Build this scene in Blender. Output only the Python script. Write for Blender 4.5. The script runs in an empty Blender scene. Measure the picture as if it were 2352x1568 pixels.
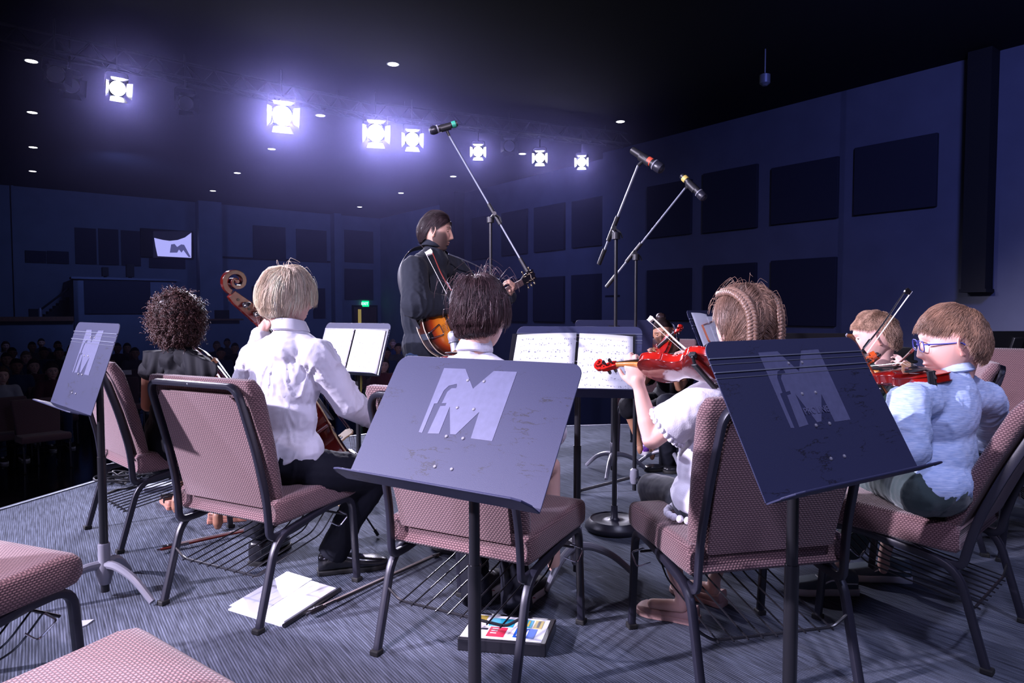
import bpy, math, random
import numpy as np
from mathutils import Vector, Matrix, noise
random.seed(7); RNG = np.random.default_rng(7)
S = bpy.context.scene; COL = S.collection
R = math.radians
# ---------------------------------------------------------------- camera
CZ = 1.08; TH = R(2.6); FPX = 1568.0
cam = bpy.data.cameras.new('camera'); cam.sensor_width = 36; cam.lens = FPX / 2352 * 36
cam.clip_start = .05; cam.clip_end = 200
camo = bpy.data.objects.new('camera', cam); COL.objects.link(camo)
camo.location = (0, 0, CZ); camo.rotation_euler = (R(90) - TH, 0, 0); S.camera = camo
# ---------------------------------------------------------------- world, exposure
W = bpy.data.worlds.new('world'); S.world = W; W.use_nodes = True
W.node_tree.nodes['Background'].inputs[0].default_value = (.030, .045, .13, 1)
W.node_tree.nodes['Background'].inputs[1].default_value = .55
S.view_settings.view_transform = 'Standard'; S.view_settings.look = 'None'
S.view_settings.exposure = 0; S.view_settings.gamma = 1; S.view_settings.use_curve_mapping = False
S.cycles.max_bounces = 5; S.cycles.diffuse_bounces = 2; S.cycles.glossy_bounces = 3
S.cycles.sample_clamp_indirect = 4; S.cycles.use_denoising = True
# ---------------------------------------------------------------- big lights
def light(name, kind, loc, target, power, color, size=.3, spot=60, blend=.6):
    l = bpy.data.lights.new(name, kind); l.energy = power; l.color = color
    if kind == 'AREA': l.shape = 'DISK'; l.size = size
    else: l.shadow_soft_size = size
    if kind == 'SPOT': l.spot_size = R(spot); l.spot_blend = blend
    o = bpy.data.objects.new(name, l); COL.objects.link(o); o.location = loc
    o.rotation_euler = (Vector(target) - Vector(loc)).to_track_quat('-Z', 'Y').to_euler()
    return o
# out-of-frame key spots from the left and overhead, mixed with added fill spots
light('stage_key_fill', 'SPOT', (-8.6, -.9, 4.3), (.0, 2.7, .5), 9500, (.84, .76, 1), .14, 39, .45)
light('stage_key_fill', 'SPOT', (-8.0, 2.2, 4.3), (.2, 3.0, .6), 2200, (.70, .68, 1), .2, 60, .6)
light('stage_key_fill', 'SPOT', (-2.6, -4.2, 4.4), (-.9, 3.0, .5), 750, (.66, .60, 1), .2, 60, .6)  # added fill from behind the camera
light('stage_key_fill', 'SPOT', (-.2, -4.6, 4.4), (-.4, 4.4, 1.5), 3300, (.90, .76, 1), .15, 12, .6)  # added narrow spot to brighten the guitarist's face
light('stage_key_fill', 'SPOT', (1.5, -.2, 4.6), (.75, 1.7, .8), 480, (.66, .66, 1), .15, 50, .7)  # added overhead spot lifting the front right music stand
light('stage_key_fill', 'SPOT', (-1.8, -.6, 4.5), (-.95, 1.05, .4), 1700, (.95, .78, 1), .12, 34, .7)
light('hall_fill', 'SPOT', (-1.6, 15.5, 4.6), (.4, 19, 1.5), 300, (.22, .28, 1), .5, 140, 1)  # added light for the dark far run of the right wall
light('stage_key_fill', 'SPOT', (4.2, -1.0, 4.4), (.8, 3.6, .6), 130, (.42, .48, 1), .25, 80, .8)  # added weak blue fill from the right
light('hall_fill', 'SPOT', (4.0, 4.0, 4.6), (7.5, 13, 1.6), 900, (.24, .28, 1), .5, 120, 1)  # added blue light on the right wall, no lamp modelled
light('hall_fill', 'SPOT', (-9.5, 16.5, 4.6), (-12, 24, 1.6), 330, (.20, .30, 1), .5, 140, 1)  # added light brightening the left part of the far wall
light('hall_fill', 'SPOT', (-4.0, 21.0, 4.6), (-7, 27.5, 1.6), 330, (.20, .30, 1), .5, 140, 1)  # second added far-wall light, nearer the exit door
# ---------------------------------------------------------------- pixel to world helpers (camera model of the photo)
cF = np.array([0, math.cos(TH), -math.sin(TH)]); cU = np.array([0, math.sin(TH), math.cos(TH)]); cR = np.array([1., 0, 0])
CC = np.array([0, 0, CZ])
def ray(px, py): return cF + cU * (784 - py) / FPX + cR * (px - 1176) / FPX
def at(px, py, Y): d = ray(px, py); return CC + d * Y / d[1]
def atz(px, py, z=0.): d = ray(px, py); return CC + d * (z - CZ) / d[2]
HA = R(37.34); E1 = np.array([math.cos(HA), math.sin(HA), 0]); E2 = np.array([-math.sin(HA), math.cos(HA), 0])
def hall(p, q, z): v = E1 * p + E2 * q; return np.array([v[0], v[1], z])
def onq(px, py, q): d = ray(px, py); P = CC + d * q / (d @ E2); return P @ E1, P[2]
def onp(px, py, p): d = ray(px, py); P = CC + d * p / (d @ E1); return P @ E2, P[2]
# ---------------------------------------------------------------- materials
MATS = {}
def nt(name):
    m = bpy.data.materials.new(name); m.use_nodes = True; MATS[name] = m
    return m, m.node_tree, m.node_tree.nodes['Principled BSDF']
def N(t, kind, **kw):
    n = t.nodes.new(kind)
    for k, v in kw.items():
        if k.startswith('i_'):
            key = k[2:]; key = int(key) if key.isdigit() else key.replace('_', ' ')
            n.inputs[key].default_value = v
        else: setattr(n, k, v)
    return n
def c4(c): return (c[0], c[1], c[2], 1)
def mat(name, col, rough=.5, metal=0, spec=.5, noise_amt=0, noise_scale=20, bump=0, bump_scale=200, coat=0, emis=None, es=0, sheen=0, sss=0):
    m, t, b = nt(name)
    b.inputs['Base Color'].default_value = c4(col); b.inputs['Roughness'].default_value = rough
    b.inputs['Metallic'].default_value = metal; b.inputs['Specular IOR Level'].default_value = spec
    if coat: b.inputs['Coat Weight'].default_value = coat; b.inputs['Coat Roughness'].default_value = .08
    if sheen: b.inputs['Sheen Weight'].default_value = sheen
    if sss: b.inputs['Subsurface Weight'].default_value = sss; b.inputs['Subsurface Radius'].default_value = (.02, .008, .004); b.inputs['Subsurface Scale'].default_value = .5
    if emis: b.inputs['Emission Color'].default_value = c4(emis); b.inputs['Emission Strength'].default_value = es
    tc = N(t, 'ShaderNodeTexCoord')
    if noise_amt:
        n = N(t, 'ShaderNodeTexNoise', i_Scale=noise_scale, i_Detail=4.); t.links.new(tc.outputs['Object'], n.inputs['Vector'])
        r = N(t, 'ShaderNodeMapRange', i_1=.25, i_2=.75, i_3=1 - noise_amt, i_4=1 + noise_amt); t.links.new(n.outputs[0], r.inputs[0])
        x = N(t, 'ShaderNodeMix', data_type='RGBA', blend_type='MULTIPLY'); x.inputs[0].default_value = 1; x.inputs[6].default_value = c4(col)
        t.links.new(r.outputs[0], x.inputs[7]); t.links.new(x.outputs[2], b.inputs['Base Color'])
    if bump:
        n = N(t, 'ShaderNodeTexNoise', i_Scale=float(bump_scale), i_Detail=3.); t.links.new(tc.outputs['Object'], n.inputs['Vector'])
        bp = N(t, 'ShaderNodeBump', i_Strength=bump, i_Distance=.002); t.links.new(n.outputs[0], bp.inputs['Height']); t.links.new(bp.outputs[0], b.inputs['Normal'])
    return m
def vmat(name, rough=.5, coat=0, spec=.5, sss=0, bump=0, bump_scale=300, aniso=0, sheen=0):
    m, t, b = nt(name)
    a = N(t, 'ShaderNodeVertexColor', layer_name='Col'); t.links.new(a.outputs[0], b.inputs['Base Color'])
    b.inputs['Roughness'].default_value = rough; b.inputs['Coat Weight'].default_value = coat; b.inputs['Specular IOR Level'].default_value = spec
    b.inputs['Coat Roughness'].default_value = .06
    if sheen: b.inputs['Sheen Weight'].default_value = sheen
    if sss: b.inputs['Subsurface Weight'].default_value = sss; b.inputs['Subsurface Radius'].default_value = (.02, .008, .004); b.inputs['Subsurface Scale'].default_value = .4
    if bump:
        tc = N(t, 'ShaderNodeTexCoord')
        n = N(t, 'ShaderNodeTexNoise', i_Scale=float(bump_scale), i_Detail=3.); t.links.new(tc.outputs['Object'], n.inputs['Vector'])
        bp = N(t, 'ShaderNodeBump', i_Strength=bump, i_Distance=.002); t.links.new(n.outputs[0], bp.inputs['Height']); t.links.new(bp.outputs[0], b.inputs['Normal'])
    return m
def weave_mat():
    m, t, b = nt('chair_weave')
    uv = N(t, 'ShaderNodeUVMap')
    sp = N(t, 'ShaderNodeSeparateXYZ'); t.links.new(uv.outputs[0], sp.inputs[0])
    def mth(op, a, v=None, w=None):
        x = N(t, 'ShaderNodeMath', operation=op)
        for i, q in enumerate((a, v, w)):
            if q is None: continue
            if isinstance(q, (int, float)): x.inputs[i].default_value = q
            else: t.links.new(q if isinstance(q, bpy.types.NodeSocket) else q.outputs[0], x.inputs[i])
        return x
    V = mth('DIVIDE', sp.outputs[1], .0064); row = mth('FLOOR', V); off = mth('MULTIPLY', mth('MODULO', row, 2.), .5)
    U = mth('ADD', mth('DIVIDE', sp.outputs[0], .0105), off)
    du = mth('POWER', mth('SINE', mth('MULTIPLY', mth('FRACT', U), math.pi)), .8); dv = mth('POWER', mth('SINE', mth('MULTIPLY', mth('FRACT', V), math.pi)), .9)
    shp = mth('MULTIPLY', du, dv)
    br = N(t, 'ShaderNodeMix', data_type='RGBA'); t.links.new(shp.outputs[0], br.inputs[0]); br.inputs[6].default_value = (.060, .026, .036, 1); br.inputs[7].default_value = (.32, .19, .185, 1)
    n = N(t, 'ShaderNodeTexNoise', i_Scale=420., i_Detail=2.); t.links.new(uv.outputs[0], n.inputs['Vector'])
    r = N(t, 'ShaderNodeMapRange', i_1=.3, i_2=.7, i_3=.62, i_4=1.25); t.links.new(n.outputs[0], r.inputs[0])
    x = N(t, 'ShaderNodeMix', data_type='RGBA', blend_type='MULTIPLY'); x.inputs[0].default_value = 1
    t.links.new(br.outputs[2], x.inputs[6]); t.links.new(r.outputs[0], x.inputs[7]); t.links.new(x.outputs[2], b.inputs['Base Color'])
    inv = shp
    bp = N(t, 'ShaderNodeBump', i_Strength=.7, i_Distance=.002); t.links.new(inv.outputs[0], bp.inputs['Height']); t.links.new(bp.outputs[0], b.inputs['Normal'])
    b.inputs['Roughness'].default_value = .9; b.inputs['Specular IOR Level'].default_value = .2; b.inputs['Sheen Weight'].default_value = .25
    return m
def carpet_mat():
    m, t, b = nt('stage_carpet')
    tc = N(t, 'ShaderNodeTexCoord'); mp = N(t, 'ShaderNodeMapping'); mp.inputs['Rotation'].default_value = (0, 0, -R(34.9))
    t.links.new(tc.outputs['Object'], mp.inputs[0])
    sp = N(t, 'ShaderNodeSeparateXYZ'); t.links.new(mp.outputs[0], sp.inputs[0])
    k = N(t, 'ShaderNodeMath', operation='MULTIPLY'); k.inputs[1].default_value = 2 * math.pi / .0085; t.links.new(sp.outputs[0], k.inputs[0])
    s = N(t, 'ShaderNodeMath', operation='SINE'); t.links.new(k.outputs[0], s.inputs[0])
    rib = N(t, 'ShaderNodeMapRange', i_1=-1., i_2=.45, i_3=.42, i_4=1.0); t.links.new(s.outputs[0], rib.inputs[0])
    m2 = N(t, 'ShaderNodeMapping'); m2.inputs['Scale'].default_value = (118, 7, 1); t.links.new(mp.outputs[0], m2.inputs[0])
    n1 = N(t, 'ShaderNodeTexNoise', i_Scale=1., i_Detail=3.); t.links.new(m2.outputs[0], n1.inputs['Vector'])
    n2 = N(t, 'ShaderNodeTexNoise', i_Scale=3.2, i_Detail=4.); t.links.new(mp.outputs[0], n2.inputs['Vector'])
    n3 = N(t, 'ShaderNodeTexNoise', i_Scale=620., i_Detail=2.); t.links.new(mp.outputs[0], n3.inputs['Vector'])
    def rng(n, a, c): r = N(t, 'ShaderNodeMapRange', i_1=.28, i_2=.72, i_3=a, i_4=c); t.links.new(n.outputs[0], r.inputs[0]); return r
    def mul(a, c): x = N(t, 'ShaderNodeMath', operation='MULTIPLY'); t.links.new(a.outputs[0], x.inputs[0]); t.links.new(c.outputs[0], x.inputs[1]); return x
    f = mul(mul(mul(rib, rng(n1, .42, 1.4)), rng(n2, .72, 1.2)), rng(n3, .55, 1.35))
    x = N(t, 'ShaderNodeMix', data_type='RGBA', blend_type='MULTIPLY'); x.inputs[0].default_value = 1; x.inputs[6].default_value = (.132, .150, .20, 1)
    t.links.new(f.outputs[0], x.inputs[7]); t.links.new(x.outputs[2], b.inputs['Base Color'])
    bp = N(t, 'ShaderNodeBump', i_Strength=.5, i_Distance=.003); t.links.new(f.outputs[0], bp.inputs['Height']); t.links.new(bp.outputs[0], b.inputs['Normal'])
    b.inputs['Roughness'].default_value = .95; b.inputs['Specular IOR Level'].default_value = .1
    return m
def page_mat(name, base, ink, rows=9):
    m, t, b = nt(name); uv = N(t, 'ShaderNodeUVMap'); sp = N(t, 'ShaderNodeSeparateXYZ'); t.links.new(uv.outputs[0], sp.inputs[0])
    def mth(op, a, v=None, w=None):
        x = N(t, 'ShaderNodeMath', operation=op)
        for i, q in enumerate((a, v, w)):
            if q is None: continue
            if isinstance(q, (int, float)): x.inputs[i].default_value = q
            else: t.links.new(q.outputs[0], x.inputs[i])
        return x
    class O:                                     # tiny wrapper so outputs[0] is the wanted socket
        def __init__(s, o): s.outputs = [o]
    u, v = O(sp.outputs[0]), O(sp.outputs[1])
    fr = mth('FRACT', mth('MULTIPLY', v, rows)); band = mth('LESS_THAN', fr, .42)
    ln = mth('LESS_THAN', mth('FRACT', mth('MULTIPLY', fr, 11.9)), .22)
    lines = mth('MULTIPLY', band, ln)
    n = N(t, 'ShaderNodeTexVoronoi', i_Scale=1.); mp = N(t, 'ShaderNodeMapping'); mp.inputs['Scale'].default_value = (26, rows * 4, 1)
    t.links.new(uv.outputs[0], mp.inputs[0]); t.links.new(mp.outputs[0], n.inputs['Vector'])
    notes = mth('MULTIPLY', mth('LESS_THAN', O(n.outputs[0]), .26), mth('LESS_THAN', fr, .5))
    mg = mth('MULTIPLY', mth('MULTIPLY', mth('GREATER_THAN', u, .08), mth('LESS_THAN', u, .93)), mth('MULTIPLY', mth('GREATER_THAN', v, .06), mth('LESS_THAN', v, .92)))
    k = mth('MULTIPLY', mth('MAXIMUM', mth('MULTIPLY', lines, .5), notes), mg)
    x = N(t, 'ShaderNodeMix', data_type='RGBA'); t.links.new(k.outputs[0], x.inputs[0]); x.inputs[6].default_value = c4(base); x.inputs[7].default_value = c4(ink)
    t.links.new(x.outputs[2], b.inputs['Base Color']); b.inputs['Roughness'].default_value = .6
    return m
def streak_mat(name, col, rough, scale=(30, 30, 30), amt=.35, coat=.8, lo=None):
    m, t, b = nt(name); tc = N(t, 'ShaderNodeTexCoord'); mp = N(t, 'ShaderNodeMapping'); mp.inputs['Scale'].default_value = scale
    t.links.new(tc.outputs['Object'], mp.inputs[0]); n = N(t, 'ShaderNodeTexNoise', i_Scale=1., i_Detail=5.); t.links.new(mp.outputs[0], n.inputs['Vector'])
    r = N(t, 'ShaderNodeMapRange', i_1=.3, i_2=.7, i_3=0., i_4=1.); t.links.new(n.outputs[0], r.inputs[0])
    x = N(t, 'ShaderNodeMix', data_type='RGBA'); t.links.new(r.outputs[0], x.inputs[0]); x.inputs[6].default_value = c4(lo or [q * (1 - amt) for q in col]); x.inputs[7].default_value = c4(col)
    t.links.new(x.outputs[2], b.inputs['Base Color']); b.inputs['Roughness'].default_value = rough; b.inputs['Coat Weight'].default_value = coat; b.inputs['Coat Roughness'].default_value = .07
    return m
def scuff_mat():
    m, t, b = nt('stand_paint'); tc = N(t, 'ShaderNodeTexCoord')
    mp = N(t, 'ShaderNodeMapping'); mp.inputs['Scale'].default_value = (7, 7, 30); t.links.new(tc.outputs['Object'], mp.inputs[0])
    n = N(t, 'ShaderNodeTexNoise', i_Scale=1., i_Detail=6., i_Roughness=.6); t.links.new(mp.outputs[0], n.inputs['Vector'])
    a = N(t, 'ShaderNodeMath', operation='SUBTRACT'); t.links.new(n.outputs[0], a.inputs[0]); a.inputs[1].default_value = .5
    ab = N(t, 'ShaderNodeMath', operation='ABSOLUTE'); t.links.new(a.outputs[0], ab.inputs[0])
    n2 = N(t, 'ShaderNodeTexNoise', i_Scale=9., i_Detail=2.); t.links.new(tc.outputs['Object'], n2.inputs['Vector'])
    g = N(t, 'ShaderNodeMapRange', i_1=.52, i_2=.66, i_3=0., i_4=.012); t.links.new(n2.outputs[0], g.inputs[0])
    l = N(t, 'ShaderNodeMath', operation='LESS_THAN'); t.links.new(ab.outputs[0], l.inputs[0]); t.links.new(g.outputs[0], l.inputs[1])
    n3 = N(t, 'ShaderNodeTexNoise', i_Scale=900., i_Detail=1.); t.links.new(tc.outputs['Object'], n3.inputs['Vector'])
    r3 = N(t, 'ShaderNodeMapRange', i_1=.3, i_2=.7, i_3=.8, i_4=1.2); t.links.new(n3.outputs[0], r3.inputs[0])
    x = N(t, 'ShaderNodeMix', data_type='RGBA'); t.links.new(l.outputs[0], x.inputs[0]); x.inputs[6].default_value = (.024, .027, .066, 1); x.inputs[7].default_value = (.012, .012, .026, 1)
    y = N(t, 'ShaderNodeMix', data_type='RGBA', blend_type='MULTIPLY'); y.inputs[0].default_value = 1; t.links.new(x.outputs[2], y.inputs[6]); t.links.new(r3.outputs[0], y.inputs[7])
    t.links.new(y.outputs[2], b.inputs['Base Color']); b.inputs['Roughness'].default_value = .5; b.inputs['Specular IOR Level'].default_value = .3
    bp = N(t, 'ShaderNodeBump', i_Strength=.25, i_Distance=.001); t.links.new(n3.outputs[0], bp.inputs['Height']); t.links.new(bp.outputs[0], b.inputs['Normal'])
    return m
weave_mat(); carpet_mat(); scuff_mat()
mat('frame_paint', (.016, .016, .026), .34, bump=.12, bump_scale=700)
mat('black_metal', (.012, .012, .015), .3); mat('black_plastic', (.015, .015, .018), .45); mat('chrome', (.7, .7, .75), .18, 1)
mat('grey_cast', (.19, .19, .23), .38); mat('rubber', (.01, .01, .01), .7)
mat('logo_paint', (.08, .085, .16), .5, noise_amt=.12, noise_scale=60)
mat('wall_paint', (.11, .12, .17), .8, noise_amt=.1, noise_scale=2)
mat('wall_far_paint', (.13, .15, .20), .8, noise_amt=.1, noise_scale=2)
mat('panel_fabric', (.022, .023, .040), .95, bump=.4, bump_scale=80)
mat('ceiling_black', (.003, .004, .010), .9); mat('truss_paint', (.02, .02, .03), .6); mat('black_matte', (.004, .004, .005), .8)
mat('hall_floor', (.010, .010, .014), .12, noise_amt=.3, noise_scale=3)
mat('trim_metal', (.22, .24, .30), .4, .5)
mat('wood_cap', (.16, .07, .035), .5, noise_amt=.3); mat('door_wood', (.10, .045, .03), .5, noise_amt=.3, noise_scale=8)
mat('lamp_glow', (1, 1, 1), emis=(.86, .86, 1), es=60); mat('lamp_glow_dim', (1, 1, 1), emis=(.80, .80, 1), es=9)
mat('can_glow', (1, 1, 1), emis=(1, .95, 1), es=5); mat('exit_green', (0, .3, .1), emis=(.0, .9, .25), es=1.6); mat('exit_white', (1, 1, 1), emis=(.8, 1, .9), es=2.2)
mat('screen_lit', (.1, .1, .2), emis=(.42, .42, .95), es=1.0); mat('screen_dark', (.004, .004, .01), .3, emis=(.02, .02, .06), es=.3); mat('screen_mark', (.02, .02, .05), emis=(.10, .10, .28), es=.8)
mat('door_light', (.5, .4, .1), emis=(.75, .55, .15), es=.35)
page_mat('music_page', (.66, .66, .69), (.10, .10, .16)); page_mat('teal_page', (.10, .42, .50), (.05, .2, .28), 8)
mat('paper', (.84, .84, .88), .6); mat('clear_sleeve', (.55, .57, .66), .15, coat=1); mat('binder_black', (.012, .012, .016), .3, coat=.4)
mat('orange_paper', (.75, .22, .10), .6)
# ---------------------------------------------------------------- object helpers
def tag(o, label=None, cat=None, group=None, kind=None):
    if label: o['label'] = label
    if cat: o['category'] = cat
    if group: o['group'] = group
    if kind: o['kind'] = kind
    return o
def thing(name, label, cat, loc=(0, 0, 0), rz=0, group=None):
    o = bpy.data.objects.new(name, None); COL.objects.link(o); o.location = tuple(loc); o.rotation_euler = (0, 0, rz); o.empty_display_size = .1
    return tag(o, label, cat, group)
def nrm(v): v = np.asarray(v, float); return v / (np.linalg.norm(v) + 1e-12)
def basis(z, up=(0, 0, 1)):
    z = nrm(z); x = np.cross(up, z)
    if np.linalg.norm(x) < 1e-4: x = np.cross((0, 1, 0), z)
    x = nrm(x); return np.stack([x, np.cross(z, x), z], 1)
def catmull(P, n=6):
    P = np.asarray(P, float)
    if len(P) < 3: return P
    Q = np.vstack([2 * P[0] - P[1], P, 2 * P[-1] - P[-2]]); out = []
    for i in range(1, len(Q) - 2):
        for t in np.arange(n) / n:
            a, b, c, d = Q[i - 1:i + 3]
            out.append(.5 * ((2 * b) + (-a + c) * t + (2 * a - 5 * b + 4 * c - d) * t * t + (-a + 3 * b - 3 * c + d) * t ** 3))
    out.append(P[-1]); return np.array(out)
def fillet(P, r=.04, n=5):
    P = [np.asarray(p, float) for p in P]; out = [P[0]]
    for a, b, c in zip(P, P[1:], P[2:]):
        d1 = np.linalg.norm(a - b); d2 = np.linalg.norm(c - b); k = min(r, d1 * .48, d2 * .48)
        s, e = b + nrm(a - b) * k, b + nrm(c - b) * k
        for t in np.linspace(0, 1, n + 1): out.append((1 - t) ** 2 * s + 2 * t * (1 - t) * b + t * t * e)
    out.append(P[-1]); return np.array(out)
class MB:
    def __init__(s): s.v = []; s.f = []; s.mi = []; s.n = 0; s.m = 0
    def add(s, v, f):
        v = np.asarray(v, float); s.v.append(v); s.f += [[i + s.n for i in q] for q in f]; s.mi += [s.m] * len(f); s.n += len(v)
        return s
    def box(s, c, d, rot=None, lean=None):
        v = np.array([(x, y, z) for x in (-.5, .5) for y in (-.5, .5) for z in (-.5, .5)]) * d
        if rot is not None: v = v @ np.asarray(rot).T
        return s.add(v + c, [(0, 1, 3, 2), (4, 6, 7, 5), (0, 4, 5, 1), (2, 3, 7, 6), (0, 2, 6, 4), (1, 5, 7, 3)])
    def rings(s, rs, cap=True, closed=False):
        n = len(rs[0]); f = []; k = len(rs)
        for i in range(k if closed else k - 1):
            a, b = i * n, ((i + 1) % k) * n
            for j in range(n): f.append((a + j, a + (j + 1) % n, b + (j + 1) % n, b + j))
        if cap and not closed: f.append(tuple(range(n))[::-1]); f.append(tuple(range((k - 1) * n, k * n)))
        return s.add(np.concatenate(rs), f)
    def tube(s, P, r, n=10, up=(0, 0, 1), sq=None, cap=True, closed=False):
        P = np.asarray(P, float); k = len(P); r = np.broadcast_to(np.asarray(r, float), (k,)); rs = []
        T = np.gradient(P, axis=0)
        if closed: T = np.roll(P, -1, 0) - np.roll(P, 1, 0)
        u = None
        if sq:
            w, h = sq; q = min(w, h) * .25; sec = []
            for cx, cy, a0 in ((w / 2 - q, h / 2 - q, 0), (-w / 2 + q, h / 2 - q, 90), (-w / 2 + q, -h / 2 + q, 180), (w / 2 - q, -h / 2 + q, 270)):
                for a in (0, 45, 90): sec.append((cx + q * math.cos(R(a + a0)), cy + q * math.sin(R(a + a0))))
            sec = np.array(sec)
        else:
            a = np.arange(n) * 2 * math.pi / n; sec = np.stack([np.cos(a), np.sin(a)], 1)
        for i in range(k):
            t = nrm(T[i])
            if u is None: B = basis(t, up); u = B[:, 0]
            else: u = nrm(u - t * (u @ t))
            w2 = np.cross(t, u); sc = 1 if sq else r[i]
            rs.append(P[i] + (sec[:, :1] * u + sec[:, 1:] * w2) * sc)
        return s.rings(rs, cap, closed)
    def lathe(s, prof, c=(0, 0, 0), axis=(0, 0, 1), n=24):
        B = basis(axis, (0, 1, 0) if abs(nrm(axis)[2]) > .9 else (0, 0, 1)); a = np.arange(n) * 2 * math.pi / n; rs = []
        for r, z in prof: rs.append((np.stack([np.cos(a) * r, np.sin(a) * r, np.full(n, z)], 1)) @ B.T + c)
        return s.rings(rs)
    def ell(s, c, r, rot=None, n=20, m=12):
        ph = np.linspace(0, math.pi, m + 1)[1:-1]; a = np.arange(n) * 2 * math.pi / n; v = [(0, 0, 1)]
        for p in ph: v += [(math.sin(p) * math.cos(q), math.sin(p) * math.sin(q), math.cos(p)) for q in a]
        v.append((0, 0, -1)); v = np.array(v) * r; f = []
        for j in range(n): f.append((0, 1 + j, 1 + (j + 1) % n)); f.append((len(v) - 1, 1 + (m - 2) * n + (j + 1) % n, 1 + (m - 2) * n + j))
        for i in range(m - 2):
            for j in range(n): f.append((1 + i * n + j, 1 + (i + 1) * n + j, 1 + (i + 1) * n + (j + 1) % n, 1 + i * n + (j + 1) % n))
        if rot is not None: v = v @ np.asarray(rot).T
        return s.add(v + np.asarray(c), f)
    def cone(s, a, b, ra, rb, n=14):                     # rounded limb segment
        a = np.asarray(a, float); b = np.asarray(b, float); B = basis(b - a); L = np.linalg.norm(b - a); rs = []; t = np.arange(n) * 2 * math.pi / n
        pr = [(ra * math.cos(p), -ra * math.sin(p)) for p in np.linspace(R(80), 0, 5)] + [(rb * math.cos(p), L + rb * math.sin(p)) for p in np.linspace(0, R(80), 5)]
        for r, z in pr: rs.append(np.stack([np.cos(t) * r, np.sin(t) * r, np.full(n, z)], 1) @ B.T + a)
        return s.rings(rs)
    def prism(s, poly, t0, t1, fn):                       # polygon (u,v) extruded, fn(u,v,w) -> xyz
        n = len(poly); v = [fn(u, w, t0) for u, w in poly] + [fn(u, w, t1) for u, w in poly]
        f = [tuple(range(n))[::-1], tuple(range(n, 2 * n))] + [(i, (i + 1) % n, n + (i + 1) % n, n + i) for i in range(n)]
        return s.add(v, f)
    def mesh(s, name='m'):
        me = bpy.data.meshes.new(name); me.from_pydata(np.concatenate(s.v).tolist(), [], s.f); me.update(); return me
    def build(s, name, m=None, parent=None, smooth=35, bevel=0, uv=False, seg=2):
        me = s.mesh(name); o = bpy.data.objects.new(name, me); COL.objects.link(o)
        ms = m if isinstance(m, (list, tuple)) else [m]
        for q in ms:
            if q: me.materials.append(MATS[q])
        if len(ms) > 1: me.polygons.foreach_set('material_index', s.mi)
        fixn(me)
        if smooth: shade(me, smooth)
        if uv: boxuv(me, uv if isinstance(uv, float) else 1.)
        if bevel:
            b = o.modifiers.new('b', 'BEVEL'); b.width = bevel; b.segments = seg; b.limit_method = 'ANGLE'; b.angle_limit = R(40)
        if parent: o.parent = parent
        return o
def fixn(me):
    import bmesh
    b = bmesh.new(); b.from_mesh(me); bmesh.ops.recalc_face_normals(b, faces=b.faces[:]); b.to_mesh(me); b.free()
def shade(me, ang=35):
    me.shade_smooth()
    if ang < 180: me.set_sharp_from_angle(angle=R(ang))
def boxuv(me, k=1.):
    n = len(me.loops); co = np.empty(len(me.vertices) * 3); me.vertices.foreach_get('co', co); co = co.reshape(-1, 3)
    vi = np.empty(n, int); me.loops.foreach_get('vertex_index', vi)
    no = np.empty(len(me.polygons) * 3); me.polygons.foreach_get('normal', no); no = no.reshape(-1, 3)
    lt = np.empty(len(me.polygons), int); me.polygons.foreach_get('loop_total', lt)
    ax = np.repeat(np.argmax(np.abs(no) * [1, 1, .9], 1), lt); P = co[vi]
    uv = np.where((ax == 0)[:, None], P[:, [1, 2]], np.where((ax == 1)[:, None], P[:, [0, 2]], P[:, [0, 1]])) * k
    l = me.uv_layers.new(name='UVMap'); l.data.foreach_set('uv', uv.ravel())
def textmesh(name, body, size, ext, m, bev=0):
    tx = bpy.data.curves.new(name, 'FONT'); tx.body = body; tx.align_x = 'CENTER'; tx.align_y = 'CENTER'; tx.size = size; tx.extrude = ext; tx.bevel_depth = bev
    o = bpy.data.objects.new(name, tx); COL.objects.link(o); dg = bpy.context.evaluated_depsgraph_get(); me = bpy.data.meshes.new_from_object(o.evaluated_get(dg)); bpy.data.objects.remove(o)
    me.materials.clear(); me.materials.append(MATS[m]); o = bpy.data.objects.new(name, me); COL.objects.link(o); return o
def copy_tree(o, parent=None):
    c = o.copy(); COL.objects.link(c)
    if parent: c.parent = parent
    for ch in list(o.children): copy_tree(ch, c)
    return c
def struct(o): return tag(o, kind='structure')
def hallify():                                   # give hall meshes the hall's own axes
    for o in list(COL.objects):
        if o.type == 'MESH' and not o.parent and not o.children and (o.name.split('.')[0] in ('acoustic_panel', 'wall_duct', 'booth_panel', 'monitor', 'stage_light_box', 'laptop', 'amplifier', 'staircase', 'speaker_bar', 'wall_switch') or (o.name.startswith(('wall_', 'trim_', 'floor_hall', 'ceiling')) and 'stage' not in o.name and o.name != 'trim_1')) and o.rotation_euler.z == 0 and tuple(o.location) == (0, 0, 0):
            o.data.transform(Matrix.Rotation(-HA, 4, 'Z')); o.rotation_euler = (0, 0, HA)
def one(mb, name, m, label, cat, group=None, **k):
    return tag(mb.build(name, m, **k), label, cat, group)
# ================================================================ the hall
ZC = 4.87; ZF = -.90
def hprism(mb, poly, z0, z1): return mb.prism(poly, z0, z1, lambda p, q, z: hall(p, q, z))
def hbox(mb, p0, p1, q0, q1, z0, z1): return hprism(mb, [(p0, q0), (p1, q0), (p1, q1), (p0, q1)], z0, z1)
struct(hbox(MB(), -16, 15, -14, 27, ZF - .1, ZF).build('floor_hall', 'hall_floor', smooth=0))
struct(hbox(MB(), -16, 15, -14, 27, ZC, ZC + .1).build('ceiling', 'ceiling_black', smooth=0))
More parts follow.
